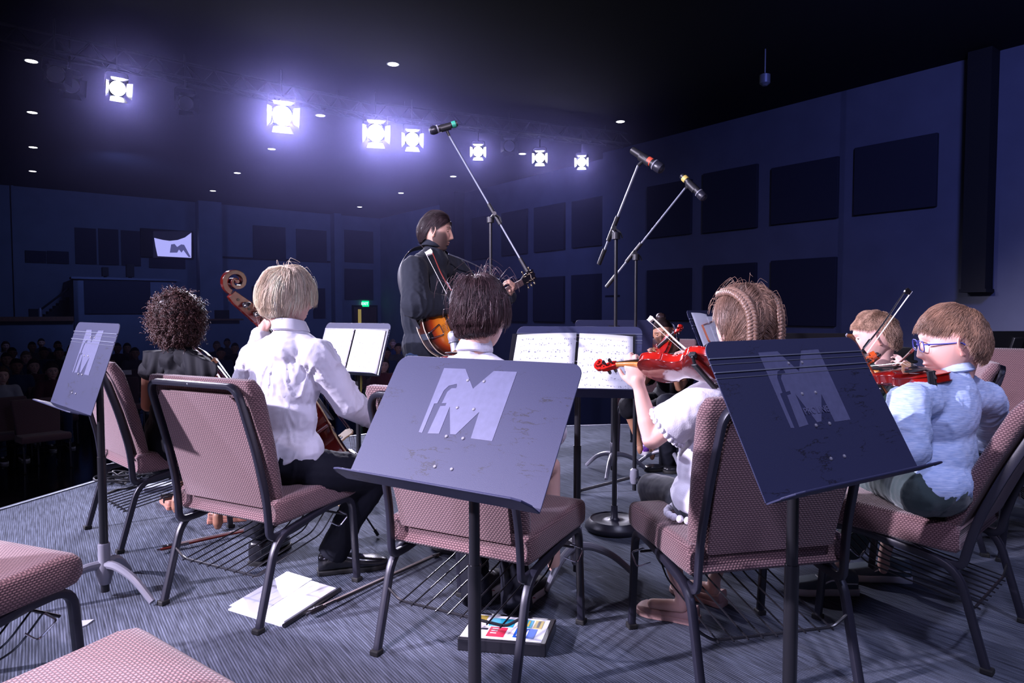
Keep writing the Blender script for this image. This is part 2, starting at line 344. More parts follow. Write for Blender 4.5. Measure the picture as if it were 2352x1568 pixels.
# stage platform with an angled front edge
se = [(-3.3, -6), (-3.05, 2.6), (-2.77, 3.69), (-2.60, 4.42), (-2.2, 5.15), (-1.1, 6.05), (.9, 6.40), (6.2, 6.55), (8.5, 4.6), (8.6, -6)]
struct(MB().prism(se, -.02, 0, lambda x, y, z: (x, y, z)).build('floor_stage', 'stage_carpet', smooth=0))
se2 = [(x * .997, y * .997) for x, y in se]
struct(MB().prism(se2, ZF, -.021, lambda x, y, z: (x, y, z)).build('wall_stage_front', 'black_matte', smooth=0))
mb = MB(); mb.tube([(x, y, .001) for x, y in se[:8]], 0, sq=(.03, .012)); struct(mb.build('trim_1', 'trim_metal'))
# right wall in three runs, set back and split by two black vertical ducts
mb = MB(); hbox(mb, 11.83, 12.1, -14, 6.1, ZF, ZC); struct(mb.build('wall_right', 'wall_paint', smooth=0))
mb = MB(); hbox(mb, 11.83, 12.6, 6.0, 11.9, ZF, ZC); struct(mb.build('wall_right_middle', 'wall_paint', smooth=0))
mb = MB(); hbox(mb, 12.27, 12.7, 11.9, 18.9, ZF, ZC); struct(mb.build('wall_right_far', 'wall_paint', smooth=0))
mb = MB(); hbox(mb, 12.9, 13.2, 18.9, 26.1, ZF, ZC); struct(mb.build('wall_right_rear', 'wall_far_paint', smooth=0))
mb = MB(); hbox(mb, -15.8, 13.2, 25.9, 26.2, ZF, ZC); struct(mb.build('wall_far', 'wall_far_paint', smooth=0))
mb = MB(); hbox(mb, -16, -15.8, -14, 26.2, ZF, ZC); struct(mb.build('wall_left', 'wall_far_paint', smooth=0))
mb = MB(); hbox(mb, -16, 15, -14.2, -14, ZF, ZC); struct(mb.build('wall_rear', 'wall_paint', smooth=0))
# black ducts hanging down the right wall
def duct(pxa, pxb, pyb, p, dp, lab):
    q0, _ = onp(pxb, 400, p); q1, _ = onp(pxa, 400, p); _, z = onp(pxa, pyb, p)
    mb = MB(); hbox(mb, p - dp, p + .3, q0, q1, z, ZC - .002)
    hbox(mb, p - dp - .02, p + .3, q0 - .02, q1 + .02, z, z + .05)
    return one(mb, 'wall_duct', 'black_matte', lab, 'duct', smooth=0)
duct(2227, 2282, 672, 11.72, .20, 'wide black vertical duct down the right wall beside the frame edge')
duct(1411, 1443, 683, 12.1, .25, 'narrow black vertical duct behind the red-banded microphone stand')
q0, _ = onp(1066, 500, 12.27); q1, _ = onp(1034, 500, 12.27)
mb = MB(); hbox(mb, 11.9, 13.0, q0, q0 + .9, ZF, ZC); struct(mb.build('trim_2', 'ceiling_black', smooth=0))
# acoustic panels
def panel_r(px0, px1, pyt, pyb, p, lab):
    q0, z0 = onp(px0, pyt, p); q1, z1 = onp(px1, pyb, p); q2, _ = onp(px1, pyt, p); _, zb = onp(px0, pyb, p)
    mb = MB(); hbox(mb, p - .07, p + .01, min(q0, q1), max(q0, q1), zb, z0)
    one(mb, 'acoustic_panel', 'panel_fabric', lab, 'acoustic panel', 'square acoustic panels on the right wall', smooth=0, bevel=.01)
RP = [(1967, 2152, 341, 495, 'largest dark acoustic panel of the upper row, nearest the black duct'), (1776, 1926, 387, 517, 'upper row acoustic panel, second back from the black duct'),
      (1619, 1741, 400, 536, 'upper row acoustic panel above the braided girl, behind the yellow-banded microphone'), (1491, 1590, 430, 548, 'upper row acoustic panel between the two right microphone stands'),
      (1775, 1921, 599, 747, 'lower row acoustic panel just right of the braided girl'), (1620, 1738, 610, 742, 'lower row acoustic panel directly behind the braided head'),
      (1490, 1589, 621, 735, 'lower row acoustic panel behind the girl with the hair bun')]
for a, b, c, d, l in RP: panel_r(a, b, c, d, 11.83, l)
RP2 = [(1317, 1397, 463, 570, 'upper panel of the far right wall run, nearest the narrow duct'), (1230, 1299, 478, 580, 'upper panel of the far right wall run, second from the narrow duct'),
       (1155, 1213, 490, 588, 'upper panel of the far right wall run, crossed by the tall boom'), (1087, 1129, 502, 597, 'upper panel of the far right wall run, beside the guitarist'),
       (1316, 1392, 632, 738, 'lower panel of the far right wall run, nearest the narrow duct'), (1228, 1298, 638, 738, 'lower panel of the far right wall run, past the guitar headstock'),
       (1156, 1212, 642, 738, 'lower panel of the far right wall run, behind the guitar headstock')]
for a, b, c, d, l in RP2: panel_r(a, b, c, d, 12.27, l)
QF = 25.9
def far_rect(mb, x0, y0, x1, y1, d0=.0, d1=.06):
    p0, z0 = onq(x0, (y0 + y1) / 2, QF); p1, _ = onq(x1, (y0 + y1) / 2, QF); _, zt = onq((x0 + x1) / 2, y0, QF); _, zb = onq((x0 + x1) / 2, y1, QF)
    hbox(mb, p0, p1, QF - d1, QF + .02, zb, zt); return p0, p1, zb, zt
FP = [(172, 524, 221, 606, 'leftmost of the three tall panels left of the wall screen'), (226, 526, 272, 608, 'middle of the three tall panels left of the wall screen'), (278, 530, 322, 610, 'rightmost of the three tall panels left of the wall screen'),
      (58, 576, 106, 603, 'low wide dark wall panel at far left, left one of the pair'), (108, 577, 158, 605, 'low wide dark wall panel at far left, right one of the pair'),
      (581, 520, 655, 595, 'square panel on the far wall above the blond head'), (680, 528, 749, 600, 'square panel on the far wall, second right of the pillar'),
      (791, 530, 856, 603, 'upper square panel over the exit door'), (791, 618, 856, 688, 'lower square panel just over the exit sign'), (719, 662, 746, 730, 'narrow panel between the blond head and the exit door'),
      (579, 657, 594, 700, 'small dark panel just left of the blond head')]
for x0, y0, x1, y1, l in FP:
    mb = MB(); far_rect(mb, x0, y0, x1, y1); one(mb, 'acoustic_panel', 'panel_fabric', l, 'acoustic panel', 'panels on the far wall', smooth=0)
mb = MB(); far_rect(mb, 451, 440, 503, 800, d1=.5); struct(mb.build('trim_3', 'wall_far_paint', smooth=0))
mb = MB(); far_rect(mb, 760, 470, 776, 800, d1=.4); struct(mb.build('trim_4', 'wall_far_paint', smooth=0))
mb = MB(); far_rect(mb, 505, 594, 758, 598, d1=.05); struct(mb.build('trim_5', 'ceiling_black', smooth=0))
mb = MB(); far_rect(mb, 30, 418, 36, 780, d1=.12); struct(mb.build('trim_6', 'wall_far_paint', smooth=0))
# wall screen showing the stand logo
t = thing('wall_screen', 'lit screen high on the far wall showing a live picture of a stand logo', 'screen', (0, 0, 0))
mb = MB(); p0, p1, zb, zt = far_rect(mb, 322, 528, 441, 592, d1=.14); mb.build('frame', 'black_matte', t, smooth=0)
def scr(px, py, d=.15): p, z = onq(px, py, QF - d); return hall(p, QF - d, z)
def scrpoly(name, pts, m, d, par, th=.004):
    mb = MB(); v = [scr(x, y, d) for x, y in pts] + [scr(x, y, d - th) for x, y in pts]; n = len(pts)
    mb.add(v, [tuple(range(n)), tuple(range(n, 2 * n))[::-1]] + [(i, (i + 1) % n, n + (i + 1) % n, n + i) for i in range(n)]); return mb.build(name, m, par, smooth=0)
scrpoly('display', [(352, 531), (440, 531), (440, 592), (352, 592)], 'screen_dark', .15, t)
scrpoly('lit_picture', [(354, 546), (362, 548), (375, 551), (390, 553), (408, 551), (425, 545), (439.5, 534), (439.5, 592), (362, 588), (357, 565)], 'screen_lit', .156, t)
scrpoly('logo_shape', [(390, 580), (393, 561), (401, 560), (407, 567), (416, 561), (423, 562), (438, 590), (433, 590), (421, 574), (417, 580), (411, 573), (407, 580)], 'screen_mark', .162, t)
# projection window slot under the screen, control booth, ledges
mb = MB(); far_rect(mb, 342, 593, 425, 616, d1=.05); one(mb, 'speaker_bar', 'panel_fabric', 'long dark loudspeaker bar directly under the lit wall screen', 'speaker', smooth=0)
QB = 22.6
def bq(px, py): return onq(px, py, QB)
p0, zt = bq(168, 640); p1, _ = bq(405, 640); _, zb = bq(300, 800)
mb = MB(); hbox(mb, p0, p1, QB, QB + .15, ZF, zt); hbox(mb, p0, p0 + .15, QB, QF, ZF, zt); hbox(mb, p1 - .15, p1, QB, QF, ZF, zt); hbox(mb, p0 - .05, p1 + .05, QB - .06, QB + .5, zt, zt + .06)
struct(mb.build('wall_booth', 'wall_far_paint', smooth=0))
a, z1 = bq(192, 643); b, z0 = bq(346, 720)
mb = MB(); hbox(mb, a, b, QB - .03, QB + .01, z0, z1); one(mb, 'booth_panel', 'panel_fabric', 'big dark panel across the front of the control booth', 'panel', smooth=0)
def silhouette(name, px0, px1, pyt, pyb, q, lab, cat):
    a, zt = onq(px0, pyt, q); b, zb = onq(px1, pyb, q); mb = MB(); hbox(mb, a, b, q, q + .25, zb, zt); w = (b - a)
    hbox(mb, a + w * .3, b - w * .3, q + .05, q + .2, zb - .06, zb); one(mb, name, 'black_matte', lab, cat, smooth=0, bevel=.01)
silhouette('monitor', 235, 250, 613, 634, QB + .1, 'small dark monitor on top of the control booth', 'monitor')
silhouette('stage_light_box', 291, 309, 606, 636, QB + .1, 'dark lighting desk unit standing on the control booth, right of the small monitor', 'lighting unit')
p0, zt = bq(-20, 738); p1, _ = bq(168, 738)
mb = MB(); hbox(mb, p0 - 2, p1, QB - .1, QB + .1, ZF, zt); struct(mb.build('wall_ledge', 'wall_far_paint', smooth=0))
mb = MB(); hbox(mb, p0 - 2, p1, QB - .2, QB + .2, zt, zt + .12); struct(mb.build('trim_7', 'wood_cap', smooth=0))
p0, zt = bq(450, 736); p1, _ = bq(548, 736)
mb = MB(); hbox(mb, p0, p1, QB - .1, QB + .1, ZF, zt); struct(mb.build('wall_ledge_right', 'wall_far_paint', smooth=0))
mb = MB(); hbox(mb, p0, p1 + .1, QB - .2, QB + .2, zt, zt + .05); struct(mb.build('trim_8', 'wood_cap', smooth=0))
silhouette('laptop', 497, 527, 712, 733, QB, 'open dark laptop on the far ledge behind the curly hair', 'laptop')
# stair flight seen above the left ledge
mb = MB()
for k in range(9):
    x = 95 + k * 8; y = 728 - k * 6.5; a, z = onq(x, y, 24.); b, _ = onq(x + 9, y, 24.); hbox(mb, a, b, 24., 25.2, ZF, z)
a, za = onq(92, 712, 24.); b, zb = onq(168, 655, 24.)
mb.tube([hall(a, 24, za), hall(b, 24, zb)], .03); one(mb, 'staircase', 'black_matte', 'dark stair flight with a handrail rising behind the left ledge', 'stairs', smooth=0)
silhouette('amplifier', 66, 90, 709, 733, QB, 'black box on the left ledge beside the pale bottle', 'amplifier')
a, z = onq(92, 706, QB); _, z0 = onq(92, 732, QB)
mb = MB(); mb.lathe([(.001, z0), (.05, z0), (.05, z0 + (z - z0) * .75), (.03, z0 + (z - z0) * .9), (.03, z)], c=hall(a, QB, 0)); mb2 = one(mb, 'bottle', 'trim_metal', 'pale upright bottle on the left ledge', 'bottle')
# exit door
t = thing('exit_sign', 'small green lit exit sign above the brown door', 'exit sign')
mb = MB(); far_rect(mb, 831, 691, 845, 704, d1=.10); mb.build('housing', 'exit_green', t, smooth=0)
to = textmesh('letters', 'EXIT', .15, .003, 'exit_white'); to.parent = t
p, z = onq(838, 697.5, QF - .11); to.location = hall(p, QF - .106, z); to.rotation_euler = (R(90), 0, HA)
p0, zt = onq(812, 705, QF); p1, _ = onq(862, 705, QF)
mb = MB(); hbox(mb, p0 - .08, p1 + .08, QF - .05, QF, ZF, zt + .08); fr = struct(mb.build('door_1', 'black_matte', smooth=0))
mb = MB(); hbox(mb, p0, p1, QF - .09, QF - .05, ZF, zt); lf = mb.build('door_leaf', 'door_wood', fr, smooth=0)
a, z1 = onq(820, 710, QF); b, _ = onq(827, 710, QF)
mb = MB(); hbox(mb, a, b, QF - .11, QF - .08, ZF + .9, z1); mb.build('door_window', 'door_light', fr, smooth=0)
mb = MB(); hbox(mb, p0 + .55, p1 - .05, QF - .13, QF - .09, ZF + 1.0, ZF + 1.06); mb.build('door_handle', 'chrome', fr, smooth=0)
# small switch box beside the wide duct
q, z = onp(2222, 633, 11.83); mb = MB(); hbox(mb, 11.74, 11.84, q - .04, q + .04, z - .06, z + .06)
one(mb, 'wall_switch', 'trim_metal', 'tiny pale switch box on the wall beside the wide black duct', 'switch', smooth=0, bevel=.006)
hallify()
# recessed downlights
DL = [(72, 140), (74, 258), (76, 338), (75, 393), (75, 434), (903, 147), (736, 265), (624, 342), (545, 397), (489, 438), (442, 468), (1425, 279), (1200, 353), (1041, 405), (921, 443), (826, 475), (751, 498)]
for k, (x, y) in enumerate(DL):
    P = atz(x, y, ZC); w = 'left-hand' if x < 100 else 'middle' if (x < 740 or x == 903) else 'right-hand'
    pos = ['nearest', 'second', 'third', 'fourth', 'fifth', 'sixth'][k if k < 5 else k - 5 if k < 11 else k - 11]
    t = thing('downlight', f'round recessed ceiling light, {pos} from the camera in the {w} diagonal line', 'ceiling light', P, 0, 'recessed ceiling lights')
    MB().lathe([(.075, -.004), (.10, -.004), (.10, .0), (.075, .0)], n=20).build('trim_ring', 'trim_metal', t)
    MB().lathe([(.001, -.006), (.082, -.006), (.082, -.001), (.001, -.001)], n=20).build('lens', 'can_glow', t)
# lighting truss (two straight runs) with its fixtures
ZT = 4.15
def truss(A, B, lab):
    A = np.array(A, float); B = np.array(B, float); t = thing('lighting_truss', lab, 'truss', A)
    d = nrm(B - A); L = np.linalg.norm(B - A); s = np.cross(d, (0, 0, 1)); O = np.zeros(3); mb = MB()
    for o in ((0, .15), (0, -.15), (.26, 0)):
        off = s * o[1] + np.array([0, 0, 1]) * o[0]; mb.tube([off, off + d * L], .022, 8)
    mb.build('chord', 'truss_paint', t); mb = MB(); n = int(L / .4)
    for k in range(n):
        a = d * (k * L / n); b = d * ((k + .5) * L / n); c = d * ((k + 1) * L / n); up = np.array([0, 0, .26])
        for q in (.15, -.15): mb.tube([a + s * q, b + up], .009, 5); mb.tube([b + up, c + s * q], .009, 5)
        mb.tube([a + s * .15, c - s * .15], .009, 5)
    mb.build('bracing', 'truss_paint', t)
    mb = MB()
    for k in (.1, .5, .9): mb.tube([d * L * k + np.array([0, 0, .26]), d * L * k + np.array([0, 0, ZC - A[2]])], .008, 5)
    mb.build('hanging_cable', 'black_metal', t)
T0 = atz(-200, 60, ZT + .35); T1 = atz(850, 272, ZT + .35); T2 = atz(1440, 335, ZT + .35)
truss(T0, T1, 'left run of the long black lighting truss under the ceiling'); truss(T1 + (.1, 0, 0), T2, 'right run of the lighting truss ending beside the right wall')
def fixture(px, py, lab, power=0, dim=False, sc=1.):
    P = atz(px, py, ZT); tgt = np.array([-.1, 3.2, .6]); d = nrm(tgt - P)
    t = thing('stage_light', lab, 'stage light', P, 0, 'fixtures on the lighting truss'); B = basis(d)
    loc = lambda x, y, z: B @ np.array([x, y, z]) * sc
    L_ = lambda pr: [(r_ * sc, z_ * sc) for r_, z_ in pr]
    mb = MB(); mb.lathe(L_([(.001, -.30), (.07, -.30), (.095, -.25), (.10, -.02), (.115, 0), (.115, .012), (.100, .012), (.098, -.012), (.001, -.012)]), axis=d, n=24); mb.build('housing', 'black_metal', t)
    if not (dim is None): MB().lathe(L_([(.001, -.008), (.096, -.008), (.096, .004), (.001, .004)]), axis=d, n=24).build('lens', 'lamp_glow_dim' if dim else 'lamp_glow', t)
    else: MB().lathe(L_([(.001, -.008), (.096, -.008), (.096, .004), (.001, .004)]), axis=d, n=24).build('lens', 'grey_cast', t)
    mb = MB(); mb.tube(fillet([loc(-.14, 0, -.1), loc(-.14, .2, -.1), loc(.14, .2, -.1), loc(.14, 0, -.1)], .05), .008, 6); mb.build('yoke', 'black_metal', t); e_ = loc(0, .2, -.1); MB().tube([e_, np.array([e_[0], e_[1], ZC - ZT])], .012, 6).build('drop_pipe', 'black_metal', t)
    # barn door flaps round the lens
    for a in range(4):
        u, v = [(1, 0), (0, 1), (-1, 0), (0, -1)][a]; w = np.array([-v, u]) * .085; mb = MB()
        q = [loc(u * .105 + w[0], v * .105 + w[1], .015), loc(u * .105 - w[0], v * .105 - w[1], .015), loc(u * .16 - w[0] * 1.3, v * .16 - w[1] * 1.3, .13), loc(u * .16 + w[0] * 1.3, v * .16 + w[1] * 1.3, .13)]
        e = B[:, 2] * .003; mb.add(q + [x - e for x in q], [(0, 1, 2, 3), (7, 6, 5, 4), (0, 4, 5, 1), (1, 5, 6, 2), (2, 6, 7, 3), (3, 7, 4, 0)]); mb.build('barn_door', 'black_metal', t, smooth=0)
    if power:
        light('stage_light_beam', 'SPOT', P + d * .06, tgt, power, (.82, .78, 1), .09, 42, .5)
FX = [(270, 203, 'lit stage light at the left, apart from the rest', 650, False, 1.), (648, 265, 'largest blazing stage light at the centre left', 2400, False, 1.5), (863, 305, 'blazing stage light left of the tall boom microphone', 1800, False, 1.45), (947, 320, 'blazing stage light touching the green-banded microphone', 900, False, 1.2),
      (1098, 348, 'lit stage light just right of the tall boom', 420, False, .95), (1240, 362, 'lit stage light, second from the right end', 360, False, .95), (1336, 372, 'lit stage light at the right end of the truss', 300, False, .9)]
for f in FX: fixture(*f)
for x, y, l in ((163, 196, 'unlit stage light between the two leftmost bright lights'), (427, 237, 'unlit stage light left of the largest blazing one'), (128, 170, 'unlit small stage light at the far left of the truss'), (1170, 335, 'unlit stage light between two lit ones at the right')):
    fixture(x, y, l, 0, None)
P = atz(904, 20, ZC); Q = atz(1757, 172, 4.5)
mb = MB(); mb.lathe([(.03, .02), (.075, 0), (.075, -.12), (.03, -.16), (.001, -.16)], n=16); mb.tube([(0, 0, .02), (0, 0, ZC - 4.5)], .01, 6)
o = one(mb, 'ceiling_camera', 'trim_metal', 'small dim camera hanging from the dark ceiling at upper right', 'camera'); o.location = Q
# ================================================================ stacking chair
def rrect(w0, w1, z0, z1, r, n=4):
    pts = []
    for cx, cz, a0 in ((w1 - r, z1 - r, 0), (w0 + r, z1 - r, 90), (w0 + r, z0 + r, 180), (w1 - r, z0 + r, 270)):
        for k in range(n + 1): a = R(a0 + 90 * k / n); pts.append((cx + r * math.cos(a), cz + r * math.sin(a)))
    return np.array(pts)
def make_chair(low=False):
    t = thing('stacking_chair', 'x', 'chair')
    # seat cushion: lofted from back to front, crowned, rolled front edge
    mb = MB(); rs = []
    for y, hw, zb, zt in ((-.160, .235, .365, .39), (-.169, .246, .348, .408), (-.160, .252, .338, .424), (-.10, .254, .338, .430), (0, .257, .345, .432), (.12, .262, .352, .440), (.19, .266, .355, .446), (.225, .266, .36, .440), (.243, .260, .372, .425), (.246, .250, .385, .41)):
        q = rrect(-hw, hw, zb, zt, min(.018, (zt - zb) * .45)); q2 = [(x, y, z + (.012 * (1 - (x / hw) ** 2) if z > (zb + zt) / 2 else 0)) for x, z in q]; rs.append(np.array(q2))
    mb.rings(rs); mb.build('seat', 'chair_weave', t, 50, uv=True)
    # back cushion, gently curved and leaning back
    def backp(z): k = (z - .36) / .51; return -.156 - .146 * k + .012 * math.sin(k * math.pi)
    mb = MB(); rs = []
    for z, hw, th, dz in ((.395, .215, .012, 0), (.385, .228, .030, 0), (.42, .235, .046, 0), (.50, .240, .05, 0), (.62, .250, .052, 0), (.74, .260, .054, 0), (.80, .265, .056, 0), (.845, .265, .054, 0), (.868, .255, .036, 0), (.872, .245, .015, 0)):
        yc = backp(z) + .02; q = rrect(-hw, hw, -th / 2, th / 2, th * .45); rs.append(np.array([(x, yc + y + .018 * (x / hw) ** 2, z + (.02 * (abs(x) / hw) ** 3 if z > .8 else 0) * -1) for x, y in q]))
    mb.rings(rs); mb.build('backrest', 'chair_weave', t, 50, uv=True)
    mb = MB(); rs = []
    for z, hw in ((.40, .195), (.405, .2), (.60, .205), (.775, .20), (.80, .17)):
        q = rrect(-hw, hw, -.004, .004, .003); rs.append(np.array([(x, backp(z) - .012 + y, z) for x, y in q]))
    mb.rings(rs); mb.build('back_panel', 'chair_weave', t, 50, uv=True)
    # back frame loop with the J bend under the seat
    P = [(-.232, .02, .325), (-.232, -.08, .300), (-.232, -.186, .298), (-.232, -.188, .36), (-.230, backp(.46) - .020, .46), (-.226, backp(.62) - .018, .62), (-.222, backp(.8) - .016, .80), (-.20, backp(.83) - .014, .832)]
    P += [(-x, y, z) for x, y, z in P[::-1]]
    mb = MB(); mb.tube(fillet(P, .05, 4), 0, sq=(.026, .016), up=(1, 0, 0)); fr = mb.build('back_frame', 'frame_paint', t, 40)
    if not low:
        mb = MB()
        for x, z in ((-.0, .832), (-.222, .76), (.222, .76), (-.228, .52), (.228, .52)): mb.ell((x, backp(z) - .026, z), (.004, .003, .004), n=8, m=6)
        mb.build('screws', 'chrome', fr)
    for s in (-1, 1):
        x = s * .244; F = fillet([(x, .25, 0), (x, .222, .352), (x, .10, .345)], .07, 6); B = fillet([(x, -.25, 0), (x, -.165, .30), (x, 0, .33)], .07, 6)
        for nm, Q in (('leg', F), ('leg', B)):
            mb = MB(); mb.tube(Q, 0, sq=(.024, .024), up=(1, 0, 0)); lg = mb.build(nm, 'frame_paint', t, 40)
            mb = MB(); mb.box((x, Q[0][1], .009), (.032, .034, .018)); mb.build('foot_cap', 'rubber', lg, 0, bevel=.004)
        mb = MB(); mb.tube([(x, .10, .345), (x, 0, .33)], 0, sq=(.024, .024), up=(1, 0, 0)); mb.build('seat_rail', 'frame_paint', t, 40)
        mb = MB(); mb.tube(fillet([(x + s * .0, .15, .31), (x + s * .045, .15, .30), (x + s * .045, .10, .27), (x, .10, .28)], .012, 3), .0028, 6); mb.build('ganging_hook', 'chrome', t)
    # book rack of wire under the seat
    mb = MB(); mb.tube([(-.24, .19, .285), (.24, .19, .285)], .0045, 7); mb.tube(fillet([(-.24, -.20, .20), (-.19, -.20, .165), (.19, -.20, .165), (.24, -.20, .20)], .02), .0045, 7)
    if not low:
        for k in range(9): x = -.18 + k * .045; mb.tube(fillet([(x, .19, .285), (x, .12, .22), (x, -.215, .165)], .03, 3), .0028, 5)
    mb.build('book_rack', 'black_metal', t)
    return t
chair0 = make_chair(); chair0_used = [False]
def place_chair(x, y, yaw, label, z=0, group=None, src=None):
    s = src or chair0
    if not s.get('used'): s['used'] = 1; o = s
    else: o = copy_tree(s)
    o.location = (x, y, z); o.rotation_euler = (0, 0, yaw); o['label'] = label
    if 'used' in o and o is not s: del o['used']
    if group: o['group'] = group
    elif 'group' in o: del o['group']
    return o
CH = [(-1.752, 3.347, -.762, 'patterned chair under the curly-haired girl at the left'), (-.951, 2.575, -.479, 'patterned chair of the blond cellist, its whole framed back facing the camera'),
      (-.093, 2.206, -.485, 'patterned chair of the dark-haired boy, behind the front centre music stand'), (.70, 2.09, .219, 'patterned chair of the braided girl, behind the front right music stand'),
      (1.423, 2.335, .75, 'patterned chair of the boy in the blue shirt'), (-1.47, 1.65, -.36, 'empty patterned chair whose seat corner enters at the left edge'),
      (-.69, 1.02, -.64, 'nearest empty chair, its pink seat corner at the bottom edge'), (2.72, 3.95, 2.6, 'empty chair facing the camera behind the bespectacled boy'),
      (2.45, 2.95, .95, 'empty chair at the right edge just beyond the boy in the blue shirt'), (1.95, 3.28, 1.15, 'chair of the short-haired boy in the second row'),
      (1.12, 5.25, 2.75, 'chair of the girl with the hair bun'), (1.72, 4.75, 1.5, 'chair beside the bun girl, mostly hidden behind the braided head')]
for c in CH:
    o = place_chair(*c)
    if 'blue shirt' in c[3] and c[3].endswith('shirt') and 'edge' not in c[3]:          # this back is bent further back
        A = Matrix.Rotation(R(9), 4, 'X'); pv = Vector((0, -.16, .36)); off = pv - (A.to_3x3() @ pv)
        for k in o.children:
            if k.name.startswith('back'): k.location = off; k.rotation_euler = (R(9), 0, 0)
# ================================================================ music stands
def desk_frame(c, yaw, tilt):
    Rz = np.array([[math.cos(yaw), -math.sin(yaw), 0], [math.sin(yaw), math.cos(yaw), 0], [0, 0, 1]])
    Rx = np.array([[1, 0, 0], [0, math.cos(tilt), -math.sin(tilt)], [0, math.sin(tilt), math.cos(tilt)]])
    M = Matrix((Rz @ Rx).tolist()).to_4x4(); M.translation = Vector(c); return M
def setm(o, M): o.matrix_world = M; return o
LOGO = [(-.104, .133), (-.042, .134), (-.001, .085), (.037, .133), (.098, .134), (.096, -.033), (.041, -.033), (.038, .030), (-.001, -.028), (-.016, -.029), (-.045, .036), (-.046, -.031), (-.100, -.033)]
def music_stand(c, yaw, tilt, label, logo=True, ridges=True, group=None, paint='stand_paint', spin=.6, w=.508, h=.325):
    c = np.array(c, float); yaw = R(yaw); tilt = R(tilt); bx = np.array([c[0] - math.sin(yaw) * .05, c[1] + math.cos(yaw) * .05, 0])
    t = thing('music_stand', label, 'music stand', bx, 0, group); M = desk_frame(c - bx, yaw, tilt)
    # desk plate with rounded top corners
    pts = [(-w / 2, -h / 2), (w / 2, -h / 2)] + [(w / 2 - .03 + .03 * math.cos(R(a)), h / 2 - .03 + .03 * math.sin(R(a))) for a in range(0, 91, 15)] + [(-w / 2 + .03 - .03 * math.sin(R(a)), h / 2 - .03 + .03 * math.cos(R(a))) for a in range(0, 91, 15)]
    mb = MB(); mb.prism(pts, 0, .0025, lambda u, v, d: (u, d, v))
    d = setm(mb.build('desk', paint, t, 0, bevel=.0008, seg=1), M); d.parent = t; d.matrix_parent_inverse = Matrix(); d.matrix_basis = M
    mb = MB(); lp = [(-w / 2, 0), (w / 2, 0), (w / 2, -.035), (w / 2 - .012, -.058), (w / 2 - .03, -.064), (-w / 2 + .03, -.064), (-w / 2 + .012, -.058), (-w / 2, -.035)]
    mb.prism(lp, -h / 2 - .003, -h / 2, lambda u, v, z: (u, v, z)); mb.tube([(x, y, -h / 2 - .0015) for x, y in lp[2:]], .0024, 8)
    mb.build('lip', paint, d, 0)
    if ridges:
        mb = MB()
        for z in (.124, .094): mb.box((0, -.0015, z), (w, .003, .0022)); mb.box((0, .0015, z - .012), (w, .006, .001))
        mb.build('ridge', 'trim_metal', d, 0)
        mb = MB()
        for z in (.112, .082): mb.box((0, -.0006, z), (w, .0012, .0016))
        mb.build('ridge_shade', 'black_metal', d, 0)  # black strip standing for the shade line under each ridge
    mb = MB()
    for z in (.105, .035, -.035, -.106):
        for x in (-.0235, .0215): mb.ell((x, -.0005, z), (.0042, .003, .0042), n=10, m=6)
    mb.build('rivet', 'grey_cast', d)
    if logo:
        # stencilled mark: solid M with a lower-case f knocked out of its left stroke (tile it as strips round the f)
        fst = [(-.0925, -.034), (-.0915, .034), (-.0915, .040), (-.083, .041), (-.079, .075), (-.070, .088), (-.050, .094), (-.047, .088), (-.0475, .083), (-.060, .082), (-.068, .072), (-.071, .042), (-.058, .044), (-.058, .037), (-.072, .035), (-.077, -.034)]
        Mp = [(-.104, .133), (-.042, .134), (-.001, .085), (.037, .133), (.098, .134), (.096, -.033), (.041, -.033), (.038, .030), (-.001, -.028), (-.016, -.029), (-.045, .036), (-.046, -.031)] + fst[::-1] + [(-.103, -.033)]
        mb = MB(); mb.prism([(x, z) for x, z in Mp], -.0007, -.0001, lambda u, v, q: (u, q, v)); mb.build('stencilled_mark', 'logo_paint', d, 0)
    mb = MB(); mb.box((0, .012, .0), (.07, .02, .25)); mb.tube([M.inverted() @ Vector((0, 0, c[2] - .05)) if 0 else (0, .02, -.02), (0, .05, -.04)], .014); mb.build('bracket', 'black_metal', d, bevel=.004)
    zt = c[2] - .02
    mb = MB(); mb.tube([(0, 0, .02), (0, 0, zt * .62)], .0150, 16); mb.tube([(0, 0, zt * .6), (0, 0, zt)], .0125, 16); mb.build('pole', 'black_metal', t)
    mb = MB(); mb.lathe([(.001, .205), (.019, .205), (.021, .20), (.021, .13), (.028, .12), (.03, .09), (.02, .05), (.001, .05)], n=20); mb.build('hub', 'grey_cast', t)
    for k in range(3):
        a = spin + k * 2 * math.pi / 3; dx, dy = math.cos(a), math.sin(a)
        P = catmull([(dx * .01, dy * .01, .125), (dx * .07, dy * .07, .120), (dx * .15, dy * .15, .085), (dx * .235, dy * .235, .014)], 5)
        mb = MB(); mb.tube(P, np.linspace(.017, .012, len(P)), 10); mb.build('leg', 'grey_cast', t)
    return t, d
music_stand((-.112, 1.48, .835), -32.6, -34.5, 'empty music stand in the front centre, scuffed desk without ridges', ridges=False, spin=-.4)
_, dR = music_stand((.632, 1.412, .876), 31.5, -28.9, 'empty music stand at the front right, scratched desk with two ridges')
music_stand((-1.572, 2.499, .880), -43.1, -18, 'narrow-looking empty music stand at the left, in front of the curly-haired girl', spin=-.35)
sE, dE = music_stand((.254, 2.688, .884), -11.4, -36, 'music stand holding an open white ring binder, in the centre', logo=False, spin=-.1)
sD, dD = music_stand((-.967, 4.124, .852), -28, -21, 'music stand with sheet music beside the blond cellist', logo=False)
sG, dG = music_stand((.90, 3.02, .93), 60, -22, 'music stand with loose white pages left of the braided head', logo=False)
sF, dF = music_stand((.68, 4.55, .87), 170, -25, 'dark music stand far behind the open ring binder', logo=False, ridges=False, spin=.2)
